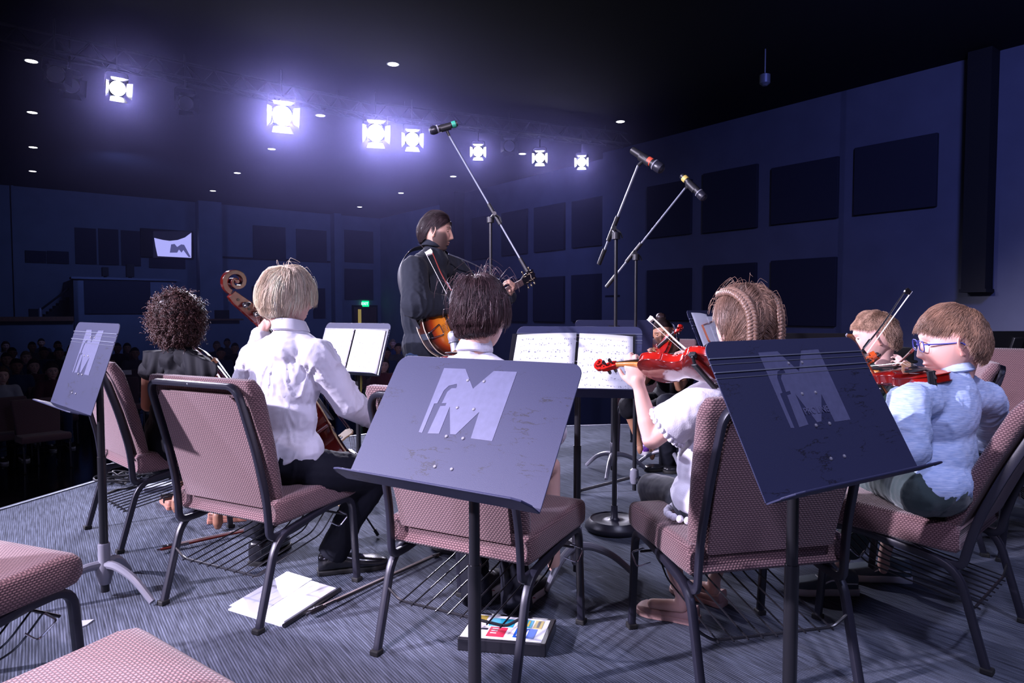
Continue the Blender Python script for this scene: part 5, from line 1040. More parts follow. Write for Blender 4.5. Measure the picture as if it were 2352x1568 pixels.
def make_guitar(label):
    t = thing('archtop_guitar', label, 'guitar'); cen = np.array([0, .235])
    r = catmull([(0, 0), (.055, .003), (.12, .025), (.178, .075), (.205, .135), (.200, .190), (.170, .245), (.144, .285), (.138, .320), (.148, .365), (.150, .405), (.130, .445), (.090, .472), (.045, .483), (.02, .485)], 5)
    O = np.vstack([r, r[1:][::-1] * [-1, 1]]); n = len(O); D = .078; mb = MB(); rs = []; cols = []
    K = [(1.0, -.004, 0), (1.0, 0, 0), (.97, .001, 0), (.93, .001, .02), (.86, .004, .10), (.76, .008, .35), (.64, .012, .7), (.5, .015, .9), (.3, .018, 1), (.03, .019, 1)]
    dk, md, lt = np.array([.012, .006, .006]), np.array([.45, .05, .008]), np.array([.95, .33, .03])
    for k, h, c in K: rs.append(np.hstack([cen + (O - cen) * k, np.full((n, 1), D + h)])); cc = dk + (md - dk) * min(1, c * 2.2) if c < .45 else md + (lt - md) * (c - .45) / .55; cols.append(np.tile(cc, (n, 1)))
    mb.rings(rs); o = mb.build('top_plate', 'varnish', t, 50); vcol(o.data, np.concatenate(cols))
    mb = MB(); q = cen + (O - cen) * .985; mb.rings([np.hstack([cen + (O - cen) * k, np.full((n, 1), z)]) for k, z in ((.03, -.006), (.6, -.005), (.985, 0), (.99, .002))]); mb.build('back_plate', 'ebony_brown', t, 50)
    mb = MB(); mb.rings([np.hstack([q, np.full((n, 1), z)]) for z in (0, D)], cap=False); mb.build('ribs', 'ebony_brown', t, 60)
    mb = MB(); 
    for z in (D, 0): mb.tube(np.hstack([O, np.full((n, 1), z)]), .0030, 6, closed=True)
    mb.build('binding', 'binding_cream', t)
    for s in (-1, 1):
        f = catmull([(s * .060, .285), (s * .072, .292), (s * .080, .275), (s * .086, .235), (s * .094, .195), (s * .104, .182), (s * .110, .192)], 4); mb = MB(); mb.tube(np.column_stack([f, np.full(len(f), D + .0135) - (np.abs(f[:, 0]) - .06) * .15]), .0032, 6); mb.build('f_hole', 'ebony', o)
    mb = MB(); mb.box((0, .545, D - .003), (.050, .15, .020)); rs = []
    for y, w in ((.47, .027), (.62, .025), (.86, .0215)): a = np.arange(12) * 2 * math.pi / 12; rs.append(np.column_stack([w * np.cos(a), np.full(12, y), D - .002 + .012 * np.sin(a)]))
    mb = MB(); mb.rings(rs); mb.build('neck', 'ebony_brown', t, 60)
    mb = MB(); rs = []
    for y, w in ((.40, .028), (.60, .026), (.865, .0215)): rs.append(np.array([(-w, y, D + .012), (w, y, D + .012), (w, y, D + .020), (0, y, D + .0215), (-w, y, D + .020)]))
    mb.rings(rs); fb = mb.build('fingerboard', 'rosewood', t, 40); mb = MB()
    for k in range(20): y = .865 - .62 * (1 - 2 ** (-k / 12.)); w = .0215 + (.865 - y) * .014; mb.box((0, y, D + .0213), (2 * w, .0022, .002))
    mb.build('frets', 'string_steel', fb, 0); mb = MB()
    for k in (3, 5, 7, 9): y = .865 - .62 * (1 - 2 ** (-(k - .5) / 12.)); mb.ell((0, y, D + .0215), (.004, .004, .0012), n=10, m=6)
    mb.build('position_dots', 'binding_cream', fb)
    hb = Matrix.Rotation(R(-14), 3, 'X'); H = lambda u, v, w: tuple(np.array([0, .868, D + .010]) + np.array(hb) @ np.array([u, v, w]))
    mb = MB(); mb.prism([(-.022, 0), (.022, 0), (.034, .04), (.040, .15), (.036, .172), (.012, .164), (0, .176), (-.012, .164), (-.036, .172), (-.040, .15), (-.034, .04)], -.007, .008, H); hd = mb.build('headstock', 'ebony', t, 0, bevel=.001)
    mb = MB(); mb.tube([H(-.03, .10, .0085), H(-.01, .115, .0085), H(.012, .105, .0085), H(.03, .12, .0085)], .0022, 6); mb.build('inlay', 'binding_cream', hd)
    for s in (-1, 1):
        for k in range(3):
            y = .045 + k * .045; mb = MB(); mb.tube([H(s * .03, y, 0), H(s * .052, y, 0)], .003, 8); mb.ell(H(s * .058, y, 0), (.009, .008, .006), n=12, m=8); mb.tube([H(s * .022, y, .006), H(s * .022, y, .018)], .003, 8); mb.build('tuning_peg', 'brass', hd)
    mb = MB(); mb.box((0, .165, D + .028), (.14, .012, .018)); mb.box((0, .165, D + .036), (.10, .007, .01)); mb.build('bridge', 'ebony', t, 0, bevel=.002)
    mb = MB(); z = D + .027; mb.tube(fillet([(-.012, .002, D + .004), (-.018, .01, z), (-.036, .10, z), (.036, .10, z), (.018, .01, z), (.012, .002, D + .004)], .01), .0030, 8); mb.box((0, -.001, D * .6), (.04, .004, .06)); mb.box((0, .012, z - .004), (.036, .03, .004)); mb.build('trapeze_tailpiece', 'chrome', t)
    mb = MB()
    for k in range(6): x = -.021 + k * .0084; mb.tube([(x, .10, D + .029), (x * 1.15, .165, D + .042), (x * .8, .865, D + .025), (x * .8, .90, D + .02)], .0008, 4)
    mb.build('strings', 'string_steel', t)
    return t
mat('ebony_brown', (.035, .010, .008), .2, coat=.8); mat('binding_cream', (.72, .62, .48), .4); mat('rosewood', (.16, .10, .10), .45); mat('brass', (.75, .60, .35), .3, 1)
# ---- placed instruments
cel = make_strings_instrument('cello', 'red-brown cello held by the blond boy, scroll rising left of his head', 'cello', rib=.056, arch=.012, top='cello_red', back='cello_red', ribm='cello_red', neckm='cello_red', headm='cello_red', chin=False, edge='purfling', bz=.040)
tip = atz(868, 1228, .01); scr_ = at(536, 648, 2.78); CS = 2.02; zc = nrm((.80, .58, .15)); ax = nrm(scr_ - tip)
for _ in range(5): zc = nrm(zc - ax * (zc @ ax)); ax = nrm(scr_ - tip - zc * .036 * CS)
zc = nrm(zc - ax * (zc @ ax)); q = np.linalg.norm(scr_ - tip - zc * .036 * CS) - .573 * CS; orient(cel, tip + ax * q - zc * .028 * CS, ax, zc, CS); q /= CS
mb = MB(); mb.tube([(0, 0, .028), (0, -q, .028)], .0021, 8); mb.tube([(0, -q + .018, .028), (0, -q, .028)], .004, 8); mb.lathe([(.001, -.004), (.007, -.004), (.009, .01), (.001, .01)], c=(0, 0, .028), axis=(0, 1, 0)); mb.build('end_pin', 'black_metal', cel)
v1 = make_strings_instrument('violin', 'bright red violin held by the braided girl, scroll pointing left, seen from below', 'violin')
sc1 = at(1366, 858, 2.12); e1_ = at(1668, 846, 1.80); a1 = nrm(sc1 - e1_); orient(v1, e1_, a1, (-.1, .80, .62), np.linalg.norm(sc1 - e1_) / .585)
mb = MB(); mb.box((0, .075, -.030), (.16, .022, .010)); mb.build('shoulder_rest', 'black_plastic', v1, bevel=.004)
for sx in (-1, 1):
    mb = MB(); mb.tube([(sx * .072, .075, -.028), (sx * .098, .075, -.012), (sx * .104, .075, .006)], .006, 8); mb.box((sx * .100, .075, -.004), (.018, .026, .016)); mb.build('rest_clamp', 'black_plastic', v1, bevel=.002)
v2 = make_strings_instrument('violin', 'red-orange violin of the boy with glasses, tucked under his chin', 'violin', ribm='violin_red', back='violin_back')
sc2 = at(1940, 868, 2.55); e2_ = at(2150, 880, 2.03); a2 = nrm(sc2 - e2_); orient(v2, e2_, a2, (-.15, .35, 1.), .83)
v3 = make_strings_instrument('violin', 'small orange-brown violin of the short-haired boy, scroll seen beside his chin', 'violin', top='violin_orange', back='violin_orange', ribm='violin_orange', headm='violin_orange')
sc3 = at(2030, 828, 2.75); e3_ = at(1985, 835, 3.10); orient(v3, at(1962, 842, 3.12), nrm(sc3 - e3_), (-.5, -.2, .8), .80)
v4 = make_strings_instrument('violin', 'small red violin played by the girl with the hair bun', 'violin')
sc4 = at(1552, 768, 4.72); e4_ = at(1506, 828, 4.45); orient(v4, at(1500, 826, 4.62), nrm(at(1560, 768, 4.30) - at(1500, 826, 4.62)), (-.2, -.75, .55), .80)
v5 = make_strings_instrument('viola', 'red viola of the curly-haired girl, its black fingerboard showing at her shoulder', 'viola')
orient(v5, at(440, 812, 3.30), nrm(at(545, 885, 3.0) - at(448, 775, 3.25)), (.55, .35, .75), .95)
v6 = make_strings_instrument('violin', 'red violin of the dark-haired boy, only its edge showing left of his collar', 'violin')
orient(v6, at(1068, 838, 2.42), nrm(at(1005, 850, 2.75) - at(1062, 840, 2.40)), (-.1, .5, .8), .80)
gt = make_guitar('sunburst archtop guitar strapped on the standing man'); gtail = at(966, 775, 4.25); ghead = at(1207, 637, 4.86)
orient(gt, gtail, nrm(ghead - gtail), (.62, -.74, .12), 1.0)
# bows
bow(at(1052, 692, 2.50), at(990, 574, 2.72), (-.6, .0, -.3), 'dark red bow held upright behind the dark-haired boy, white tip up', k=.75, gap=.024, hairc='bow_white', headm='bow_white')
bow(at(1640, 852, 2.35), at(1496, 727, 2.75), (-.3, -.2, -.6), 'pale bow crossing in front of the bun girl, tip up left', stick='bow_hair')
bow(at(1962, 828, 2.95), at(2083, 663, 3.02), (.5, 0, -.4), 'thin dark bow rising to the right over the short-haired boy', stick='ebony', hairc='bow_white', gap=.024)
bow(at(2040, 905, 2.35), at(1958, 772, 2.20), (-.5, .0, .4), 'orange-brown bow of the boy with glasses, tip up beside the right stand', stick='bow_brown')
bow(at(2042, 858, 3.1), at(2093, 808, 2.6), (.4, 0, .5), 'short-looking dark bow in front of the nose of the boy with glasses', stick='bow_wood')
bow(atz(712, 1408, .03), atz(1010, 1272, .012), (-.5, -.8, .02), 'black cello bow lying on the carpet beside the plastic folder', stick='ebony', gap=.028, k=1.4)
bow(atz(368, 1262, .02), atz(632, 1206, .014), (-.2, .9, .02), 'dark red bow lying on the carpet under the blond cellist chair', gap=.026, k=1.3)
# guitar strap
mat('strap', (.03, .03, .04), .5)
# ================================================================ people
def fig(name_label, loc): return thing('person', name_label, 'person', (0, 0, 0))
BL = np.array([.92, .73, .54]); DK = np.array([.055, .030, .032])
# --- blond cellist
p = fig('blond boy in a white shirt seated with a cello, back to the camera', 0)
J = seated(-.80, 2.55, -.36, .90, lean=.05)
J.update(pel=at(655, 1052, 2.58), wai=at(652, 960, 2.60), che=at(655, 865, 2.60), nek=at(668, 765, 2.58), hd=at(662, 684, 2.62), shL=at(588, 822, 2.66), shR=at(728, 815, 2.54), elL=at(556, 905, 2.86), wrL=at(603, 762, 2.82), elR=at(800, 925, 2.62), wrR=at(880, 975, 2.86),
         hiL=at(660, 1075, 2.66), hiR=at(735, 1085, 2.58), knR=at(868, 1085, 2.74), anR=at(762, 1262, 2.76), knL=at(640, 1060, 3.02), anL=at(590, 1225, 2.90))
oh = dict(skin=SK['pale'], yaw=-.80, pitch=-.08, roll=.04, size=.95, line=[.07, .066, .05, .034, .016, .02, -.025, -.05, -.062], eyes=0)
b, Mh = body(J, oh, p, hands={'L': dict(d=(.35, .1, .9), up=(-.5, -.8, .2), side=-1, curl=(.5, .6, .7, .8))}, arms='')
clothing('shirt', shirt_mb(J, .010), 'white_shirt', p, amp=.0085, freq=62, seed=4, fine=.0006, it=3); collar(J, 'white_shirt', p, .060, .032)
clothing('trousers', trousers_mb(J, .012), 'black_trousers', p, amp=.008, freq=50, seed=8, vox=.008)
shoe(p, atz(731, 1318), R(-72), .285, 'dress'); shoe(p, atz(585, 1300), R(-10), .27, 'dress', h=.09)
cap(oh, Mh, p, .009, 'hair', BL * .9, 5, bumps=.0015)
flowhair(oh, Mh, p, 9120, .10, .013, 'hair', BL, 6, crown=(.01, -.03, .115), grav=.45, swirl=.3, r=.00075, frizz=.03, inward=.04, lenf=lambda q: np.clip((q[:, 2] + .07) / .10, .3, 1), name='hair_strands')
flowhair(oh, Mh, p, 40, .07, .04, 'hair', BL * 1.0, 16, crown=(0, -.05, .115), grav=.05, swirl=.6, r=.0007, frizz=.12, steps=16, lift=.8, name='stray_hairs')
# --- dark-haired boy, front centre
p = fig('dark-haired boy in a white collared shirt, back to the camera behind the centre stand', 0)
J = seated(-.09, 2.32, -.42, .84, lean=.03)
J.update(che=at(1090, 930, 2.33), nek=at(1088, 812, 2.30), hd=at(1106, 722, 2.32), wai=at(1085, 1020, 2.33), pel=at(1085, 1105, 2.31), shL=at(1015, 870, 2.40), shR=at(1165, 872, 2.24))
oh = dict(skin=SK['pale'], yaw=-.52, pitch=-.12, roll=-.10, size=.98, line=[.07, .066, .05, .03, .01, .01, -.035, -.052, -.064], eyes=0)
b, Mh = body(J, oh, p)
clothing('shirt', shirt_mb(J, .012), 'white_shirt', p, seed=14, amp=.006, freq=60); collar(J, 'white_shirt', p, .060, .034)
J['anL'] = atz(1096, 1365, .07); J['anR'] = atz(1188, 1385, .07); J['knL'] = at(1075, 1150, 2.75); J['knR'] = at(1170, 1165, 2.65)
clothing('trousers', trousers_mb(J, .010), 'black_trousers', p, seed=18, vox=.008)
for hx, hy in ((1092, 1384), (1186, 1402)):
    u = shoe(p, atz(hx, hy), R(-24), .25, 'sneaker', 'black_canvas', 'white_rubber', h=.075); H = atz(hx, hy)
    mb = MB(); B = fr(R(-24)); mb.box(H + B @ np.array([0, -.0065, .015]), (.030, .003, .016), B); mb.build('heel_patch', 'pink_band', u, 0)
    mb = MB(); mb.tube([H + B @ np.array([a, -.004 + (.02 if abs(a) > .03 else 0) + (abs(a) > .035) * .06, .0245]) for a in (-.043, -.036, -.02, .02, .036, .043)], .0016, 6); mb.build('sole_stripe', 'pink_band', u)
cap(oh, Mh, p, .012, 'hair_dark', DK * 1.3, 5, bumps=.002)
flowhair(oh, Mh, p, 10080, .085, .016, 'hair_dark', DK * 1.5, 26, crown=(.0, -.035, .115), grav=.35, swirl=.45, r=.0008, frizz=.05, inward=.05, lenf=lambda q: np.clip((q[:, 2] + .07) / .10, .3, 1))
flowhair(oh, Mh, p, 90, .07, .06, 'hair_dark', DK * 2, 27, crown=(0, -.02, .115), grav=.0, swirl=.3, r=.0007, frizz=.1, steps=16, lift=1.2, name='stray_hairs', line_off=.03)
# --- braided girl
p = fig('girl with two braids in a white scalloped top playing a red violin, seen from behind', 0)
J = seated(.86, 2.12, .20, .80, lean=.04)
J.update(pel=at(1640, 1150, 2.10), wai=at(1645, 1060, 2.08), che=at(1672, 945, 2.05), nek=at(1700, 852, 2.00), hd=at(1708, 744, 2.02), shL=at(1612, 918, 1.98), shR=at(1790, 930, 2.06), elL=at(1498, 1008, 2.04), wrL=at(1468, 888, 2.05), elR=at(1860, 1000, 2.35), wrR=at(1760, 930, 2.5),
         hiL=at(1640, 1175, 2.10), hiR=at(1740, 1180, 2.14), knL=at(1498, 1120, 2.42), knR=at(1700, 1150, 2.60), anL=at(1566, 1368, 2.31), anR=at(1640, 1330, 2.42), ftL=(-.88, .47, 0), ftR=(-.7, .7, 0))
oh = dict(skin=SK['pale'], yaw=.28, pitch=-.08, roll=.06, size=.93, line=[.07, .066, .05, .03, .02, .02, -.03, -.07, -.08], eyes=0)
b, Mh = body(J, oh, p, arms='L', legs='LR', hands={'L': dict(d=(-.30, -.1, .95), up=(-.4, -.85, -.1), side=-1, curl=(.75, .75, .8, .9), thumb=.2, s=.80)})
clothing('blouse', shirt_mb(J, .012, 'short', cut=.70), 'white_jersey', p, amp=.005, freq=55, seed=31, fine=.0008, vox=.006)
# scalloped frill along the sleeve hem and blouse hem
mb = MB(); a, c = J['shL'], J['elL']; d = nrm(c - a); Bc = basis(d); e = a * .30 + c * .70 - d * .002
for k in range(24): th = k * 2 * math.pi / 24; mb.ell(e + Bc @ np.array([math.cos(th) * .066, math.sin(th) * .066, .0]), (.0095, .0095, .0095), n=8, m=6)
mb.build('sleeve_frill', 'white_jersey', p)
mb = MB(); Bp = fr(J['yaw'])
for k in range(30): th = k * 2 * math.pi / 30; mb.ell(J['pel'] + Bp @ np.array([math.cos(th) * .148, math.sin(th) * .112, -.035]), (.012, .012, .012), n=8, m=6)
mb.build('hem_frill', 'white_jersey', p)
clothing('trousers', trousers_mb(J, .006, short=.62), 'grey_trousers', p, amp=.003, seed=38, vox=.007)
for (hx, hy, yw) in ((1604, 1432, R(62)), (1662, 1392, R(45))): shoe(p, atz(hx, hy), yw, .215, 'flat', 'pink_shoe', 'pink_shoe', h=.06)
BR = np.array([.20, .115, .08])
cap(oh, Mh, p, .010, 'hair', BR * 1.0, 5, bumps=.002)
flowhair(oh, Mh, p, 8000, .085, .009, 'hair', BR * 1.1, 46, crown=(.0, .06, .11), grav=.12, r=.0007, frizz=.012, part=.0, lift=0, clump=.05)
flowhair(oh, Mh, p, 160, .05, .03, 'hair', BR * 1.4, 47, crown=(0, -.02, .115), grav=.1, r=.0006, frizz=.12, steps=16, lift=.8, name='stray_hairs')
def braid(path, w, name, par, col):
    Pm = catmull(path, 14); mb = []; n = len(Pm); s = np.cumsum(np.r_[0, np.linalg.norm(np.diff(Pm, axis=0), axis=1)]); T = np.gradient(Pm, axis=0)
    out = MB()
    for k in range(3):
        ph = s / .030 * 2 * math.pi / 1.0 + k * 2 * math.pi / 3; Q = []
        for i in range(n):
            nn = nrm(Pm[i] - np.array([0, -.01, .0])); t = nrm(T[i]); sd = nrm(np.cross(t, nn)); Q.append(Pm[i] + sd * math.sin(ph[i]) * w[0] + nn * (math.sin(2 * ph[i]) * .0045 + .004))
        Q = np.array(Q) @ Mh[0].T * Mh[2] + Mh[1]; out.tube(Q, np.linspace(w[1], w[2], n), 10)
    me = out.mesh(name); P = vco(me); d = fnoise(P, 3, 700, 4); vcol(me, np.clip(np.array(col) * (1 + .22 * d)[:, None], 0, 1)); fixn(me); me.shade_smooth(); return mobj(name, me, 'hair', par)
for s in (-1, 1):
    braid([(s * .048, .055, .096), (s * .064, .010, .096), (s * .064, -.035, .092), (s * .057, -.080, .066), (s * .050, -.108, .022), (s * .048, -.114, -.030), (s * .047, -.112, -.080), (s * .046, -.108, -.12)], (.0115, .0082, .0065), 'braid', p, BR * .95)
# --- boy with glasses in the blue shirt
p = fig('boy with blue glasses in a light blue shirt playing a red violin at the right', 0)
J = seated(1.46, 2.15, .85, .74, lean=.06)
J.update(pel=at(2150, 1120, 2.10), wai=at(2170, 1040, 2.12), che=at(2178, 935, 2.13), nek=at(2190, 858, 2.14), hd=at(2182, 788, 2.15), shL=at(2090, 925, 2.02), shR=at(2262, 915, 2.22), elL=at(2085, 1030, 1.98), wrL=at(1990, 940, 2.3), elR=at(2275, 1010, 2.5), wrR=at(2100, 960, 2.6),
         hiL=at(2120, 1130, 2.06), hiR=at(2150, 1120, 2.20), knL=at(2020, 1100, 2.40), knR=at(2080, 1080, 2.60), anL=at(1925, 1310, 2.62), anR=at(2030, 1280, 2.62), tyaw=.80)
oh = dict(skin=SK['pale'], yaw=1.32, pitch=-.16, roll=-.04, size=.95, line=[.060, .057, .047, .036, .040, .036, -.012, -.046, -.058], lid=.35, brow=.3, lips=1.2, nose=.85, jaw=.22, look=(0, 1, -.5))
b, Mh = body(J, oh, p, legs='LR', hands={'L': dict(d=(-.5, .3, .8), up=(-.3, -.9, 0), side=-1, s=.74)})
clothing('shirt', shirt_mb(J, .016, 'long'), 'chambray', p, amp=.009, freq=66, seed=52, fine=.0008); collar(J, 'chambray', p, .060, .030)
clothing('trousers', trousers_mb(J, .010, short=.70), 'green_trousers', p, amp=.006, freq=50, seed=58, vox=.008)
for hx, hy, yw in ((1965, 1362, R(88)), (2088, 1335, R(80))):
    u = shoe(p, atz(hx, hy), yw, .25, 'sneaker', 'grey_canvas', 'white_rubber', h=.075); H = atz(hx, hy); B = fr(yw)
    for s in (-1, 1): mb = MB(); mb.tube(catmull([H + B @ np.array([s * .036, y, z]) for y, z in ((.01, .05), (.06, .052), (.10, .062), (.13, .05), (.15, .04))], 4), .003, 6); mb.build('side_stripe', 'paper', u)
BB = np.array([.27, .15, .095])
cap(oh, Mh, p, .008, 'hair', BB * .9, 55, bumps=.002)
flowhair(oh, Mh, p, 11040, .024, .008, 'hair', BB * 1.05, 56, crown=(.0, -.06, .10), grav=.15, r=.00075, frizz=.05, fwd=.5)
def glasses(Mh, par, frame='glasses_blue'):
    X = lambda P: np.asarray(P, float) @ Mh[0].T * Mh[2] + Mh[1]; mb = MB()
    for s in (-1, 1):
        mb.tube(X([(s * .031 + .024 * np.sign(math.cos(a)) * abs(math.cos(a)) ** .6, .094, .006 + .018 * np.sign(math.sin(a)) * abs(math.sin(a)) ** .6) for a in np.linspace(0, 2 * math.pi, 28, endpoint=False)]), .0018, 6, closed=True)
        mb.tube(X(catmull([(s * .055, .093, .014), (s * .068, .075, .013), (s * .0765, .03, .010), (s * .080, -.004, .008), (s * .079, -.022, -.004)], 4)), .0023, 6)
    mb.tube(X(catmull([(-.008, .096, .008), (0, .098, .011), (.008, .096, .008)], 4)), .0018, 6); g = mb.build('glasses_frame', frame, par)
mat('glasses_blue', (.05, .06, .30), .3); glasses(Mh, p)
# --- short-haired boy
p = fig('short-haired boy in a dark green top behind the boy with glasses', 0)
J = seated(1.72, 3.22, 1.05, .74, lean=.05); J.update(hd=at(2008, 775, 3.18), nek=at(2022, 838, 3.20), che=at(2030, 895, 3.22), wrL=at(1962, 850, 2.95), wrR=at(2086, 862, 3.0), elR=at(2060, 915, 3.0), elL=at(2010, 930, 3.1), shR=at(2065, 868, 3.28), shL=at(1985, 872, 3.15))
oh = dict(skin=SK['pale'], yaw=1.25, pitch=-.22, roll=0, size=.98, line=[.060, .057, .047, .036, .040, .036, -.012, -.046, -.058], lid=.6, brow=.3, browc=(.3, .18, .1), jaw=.25)
b, Mh = body(J, oh, p, hands={'R': dict(d=(-.5, -.1, .7), up=(0, -1, .2), side=1, s=.7)})
clothing('top', shirt_mb(J, .012), 'dark_green', p, seed=61, vox=.009); collar(J, 'dark_green', p, .056, .02)
clothing('trousers', trousers_mb(J, .010), 'black_trousers', p, seed=62, vox=.011)
SB = np.array([.45, .28, .19]); cap(oh, Mh, p, .006, 'hair', SB * .8, 65, bumps=.0012); flowhair(oh, Mh, p, 7680, .016, .010, 'hair', SB, 66, crown=(.0, -.05, .10), grav=.1, r=.0007, frizz=.06, lift=.9, steps=4)
for k in 'LR': shoe(p, J['an' + k] * [1, 1, 0] + (0, 0, 0), 1.05, .23, 'dress')
# --- curly girl
p = fig('girl with a big curly hairstyle in a black ruffled dress at the left', 0)
J = seated(-1.62, 3.22, -.62, .84, lean=.05); J.update(hd=at(420, 730, 3.22), nek=at(412, 800, 3.20), che=at(405, 880, 3.22), shL=at(345, 850, 3.30), shR=at(462, 845, 3.12), elR=at(505, 905, 3.05), elL=at(340, 930, 3.35), wrR=at(545, 900, 3.3), wrL=at(470, 850, 3.45), pel=at(395, 1020, 3.22), wai=at(398, 950, 3.22), anL=at(405, 1150, 3.55), anR=at(500, 1185, 3.30), knL=at(440, 1060, 3.7), knR=at(520, 1060, 3.45))
oh = dict(skin=SK['brown'], yaw=-.55, pitch=0, size=.95, eyes=0)
b, Mh = body(J, oh, p, arms='LR', legs='LR', vox=.005)
mb = shirt_mb(J, .012, None, hem=.03); mb.cone(J['hiL'], J['knL'], .10, .085); mb.cone(J['hiR'], J['knR'], .10, .085); mb.ell(J['pel'] * .5 + J['knR'] * .25 + J['knL'] * .25 - (0, 0, .02), (.20, .22, .10)); clothing('dress', mb, 'black_dress', p, seed=71, vox=.008, amp=.006)
for k, (x0, x1, s) in enumerate((((330, 812), (430, 808), -1), ((396, 800), (500, 842), 1))):
    a = at(*x0, 3.26 if s < 0 else 3.16); c = at(*x1, 3.16 if s < 0 else 3.02); mb = MB(); rs = []; n = 26
    for q in range(n):
        u = q / (n - 1); base = a * (1 - u) + c * u; dr = .03 + .085 * math.sin(u * math.pi); out = np.array([s * .02 * math.sin(u * 3), -.035 * math.sin(u * math.pi) - .01 * math.sin(u * 21), 0])
        rs.append(np.array([base + (0, 0, .012), base + out * .6 + (0, 0, .0), base + out + (0, 0, -dr * .5), base + out * 1.5 + (0, 0, -dr)]))
    V = np.concatenate(rs); f = [(i * 4 + j, i * 4 + j + 1, (i + 1) * 4 + j + 1, (i + 1) * 4 + j) for i in range(n - 1) for j in range(3)]; mb.add(V, f); o = mb.build('shoulder_ruffle', 'black_dress', p, 180); sd = o.modifiers.new('s', 'SOLIDIFY'); sd.thickness = .004
def curls(Mh, par, N, col, cen, rad, seed=5):
    g = np.random.default_rng(seed); d = g.normal(size=(N, 3)); d /= np.linalg.norm(d, axis=1, keepdims=True); k = 20; t = np.linspace(0, 1, k); S0 = np.array(cen) + d * rad * g.uniform(.62, .86, (N, 1)); u = np.cross(d, g.normal(size=(N, 3))); u /= np.linalg.norm(u, axis=1, keepdims=True); w = np.cross(d, u)
    Ln = g.uniform(.022, .042, (N, 1, 1)); ph = g.uniform(0, 6.28, (N, 1)) + t * 2 * math.pi * g.uniform(1.6, 2.8, (N, 1)); cr = g.uniform(.004, .0075, (N, 1)) * np.minimum(1, t * 4 + .2)
    P = S0[:, None] + (d * .6 + g.normal(size=(N, 3)) * .45 + np.array([0, 0, -.35]))[:, None] * Ln * t[None, :, None] + u[:, None] * (np.cos(ph) * cr)[..., None] + w[:, None] * (np.sin(ph) * cr)[..., None]
    ok = (P[:, :, 1].mean(1) < .07) | (P[:, :, 2].mean(1) > .06); P = P[ok]
    return strands(P @ Mh[0].T * Mh[2] + Mh[1], .0015, .0009, col, 'curls', 'hair', par, seed=seed, cj=.3)
mb = MB(); mb.ell((0, -.028, .012), (.118, .112, .128)); mb.ell((0, -.03, -.06), (.112, .095, .07)); V = np.concatenate(mb.v); V = V @ Mh[0].T * Mh[2] + Mh[1]; mb.v = [V]; me = wrinkle(fuse(mb, .008, 3), 5, .010, 60); vcol(me, (.020, .009, .009)); mobj('hair', me, 'hair', p)
curls(Mh, p, 5200, np.array([.085, .035, .030]), (0, -.028, .005), np.array([.142, .135, .150]), 7); curls(Mh, p, 1500, np.array([.075, .032, .028]), (0, -.03, -.065), np.array([.138, .115, .085]), 8)
for k, (hx, hy, yw) in enumerate(((400, 1170, R(35)), (478, 1200, R(-70)))):
    u = shoe(p, atz(hx, hy, .0), yw, .24, 'flat', 'sandal', 'sandal', h=.05); H = atz(hx, hy); B = fr(yw); mb = MB(); mb.box(H + B @ np.array([0, .17, .032]), (.085, .035, .04), B); mb.box(H + B @ np.array([0, .10, .035]), (.08, .02, .04), B); mb.build('strap', 'ebony', u, bevel=.008)
    mb = MB()
    for q in range(5): mb.ell(H + B @ np.array([-.03 + q * .015, .225 - abs(q - 1) * .006, .028]), (.008, .014, .009), n=8, m=6)
    mb.build('toes', 'skin_dark_plain', u)
# --- girl with the bun
p = fig('girl with a hair bun playing a small violin, facing the camera', 0)
J = seated(1.13, 5.15, 2.75, .74, lean=.05); J.update(hd=at(1524, 765, 4.72), nek=at(1538, 806, 4.80), che=at(1545, 860, 4.88), shR=at(1498, 850, 4.9), shL=at(1585, 852, 4.78), elL=at(1560, 890, 4.62), wrL=at(1540, 808, 4.45), elR=at(1478, 878, 4.7), wrR=at(1500, 822, 4.55), knR=at(1440, 930, 4.72), knL=at(1500, 940, 4.6), anR=at(1470, 1022, 4.75), anL=at(1498, 1035, 4.68), hiR=at(1500, 925, 5.0), hiL=at(1560, 925, 4.95), pel=at(1540, 915, 5.0), wai=at(1545, 890, 4.95))
oh = dict(skin=SK['brown'] * np.array([1.2, 1.25, 1.2]), yaw=2.70, pitch=-.25, roll=.22, size=.86, line=[.066, .063, .052, .038, .036, .030, -.01, -.05, -.066], lid=.62, brow=.9)
b, Mh = body(J, oh, p, legs='LR', arms='LR', hands={'L': dict(d=(.3, -.2, .8), up=(0, -1, .2), side=1, s=.72), 'R': dict(d=(-.2, -.3, .6), up=(0, -1, 0), side=1, s=.72)}, vox=.005)
clothing('dress', shirt_mb(J, .012, 'short'), 'black_dress', p, seed=81, vox=.010); clothing('skirt', trousers_mb(J, .016, short=.12), 'black_dress', p, seed=82, vox=.011, amp=.006)
cap(oh, Mh, p, .006, 'hair_dark', (.02, .012, .012), 85, bumps=.001); mb = MB(); c = Mh[0] @ np.array([.0, -.045, .125]) * Mh[2] + Mh[1]; mb.ell(c, (.034, .034, .030)); me = wrinkle(fuse(mb, .004, 1), 3, .004, 160); vcol(me, (.03, .016, .016)); mobj('hair_bun', me, 'hair_dark', p)
for hx, hy, yw in ((1466, 1036, R(205)), (1497, 1048, R(150))): shoe(p, atz(hx, hy - 14), yw, .21, 'sneaker', 'sequin', 'white_rubber', h=.07)
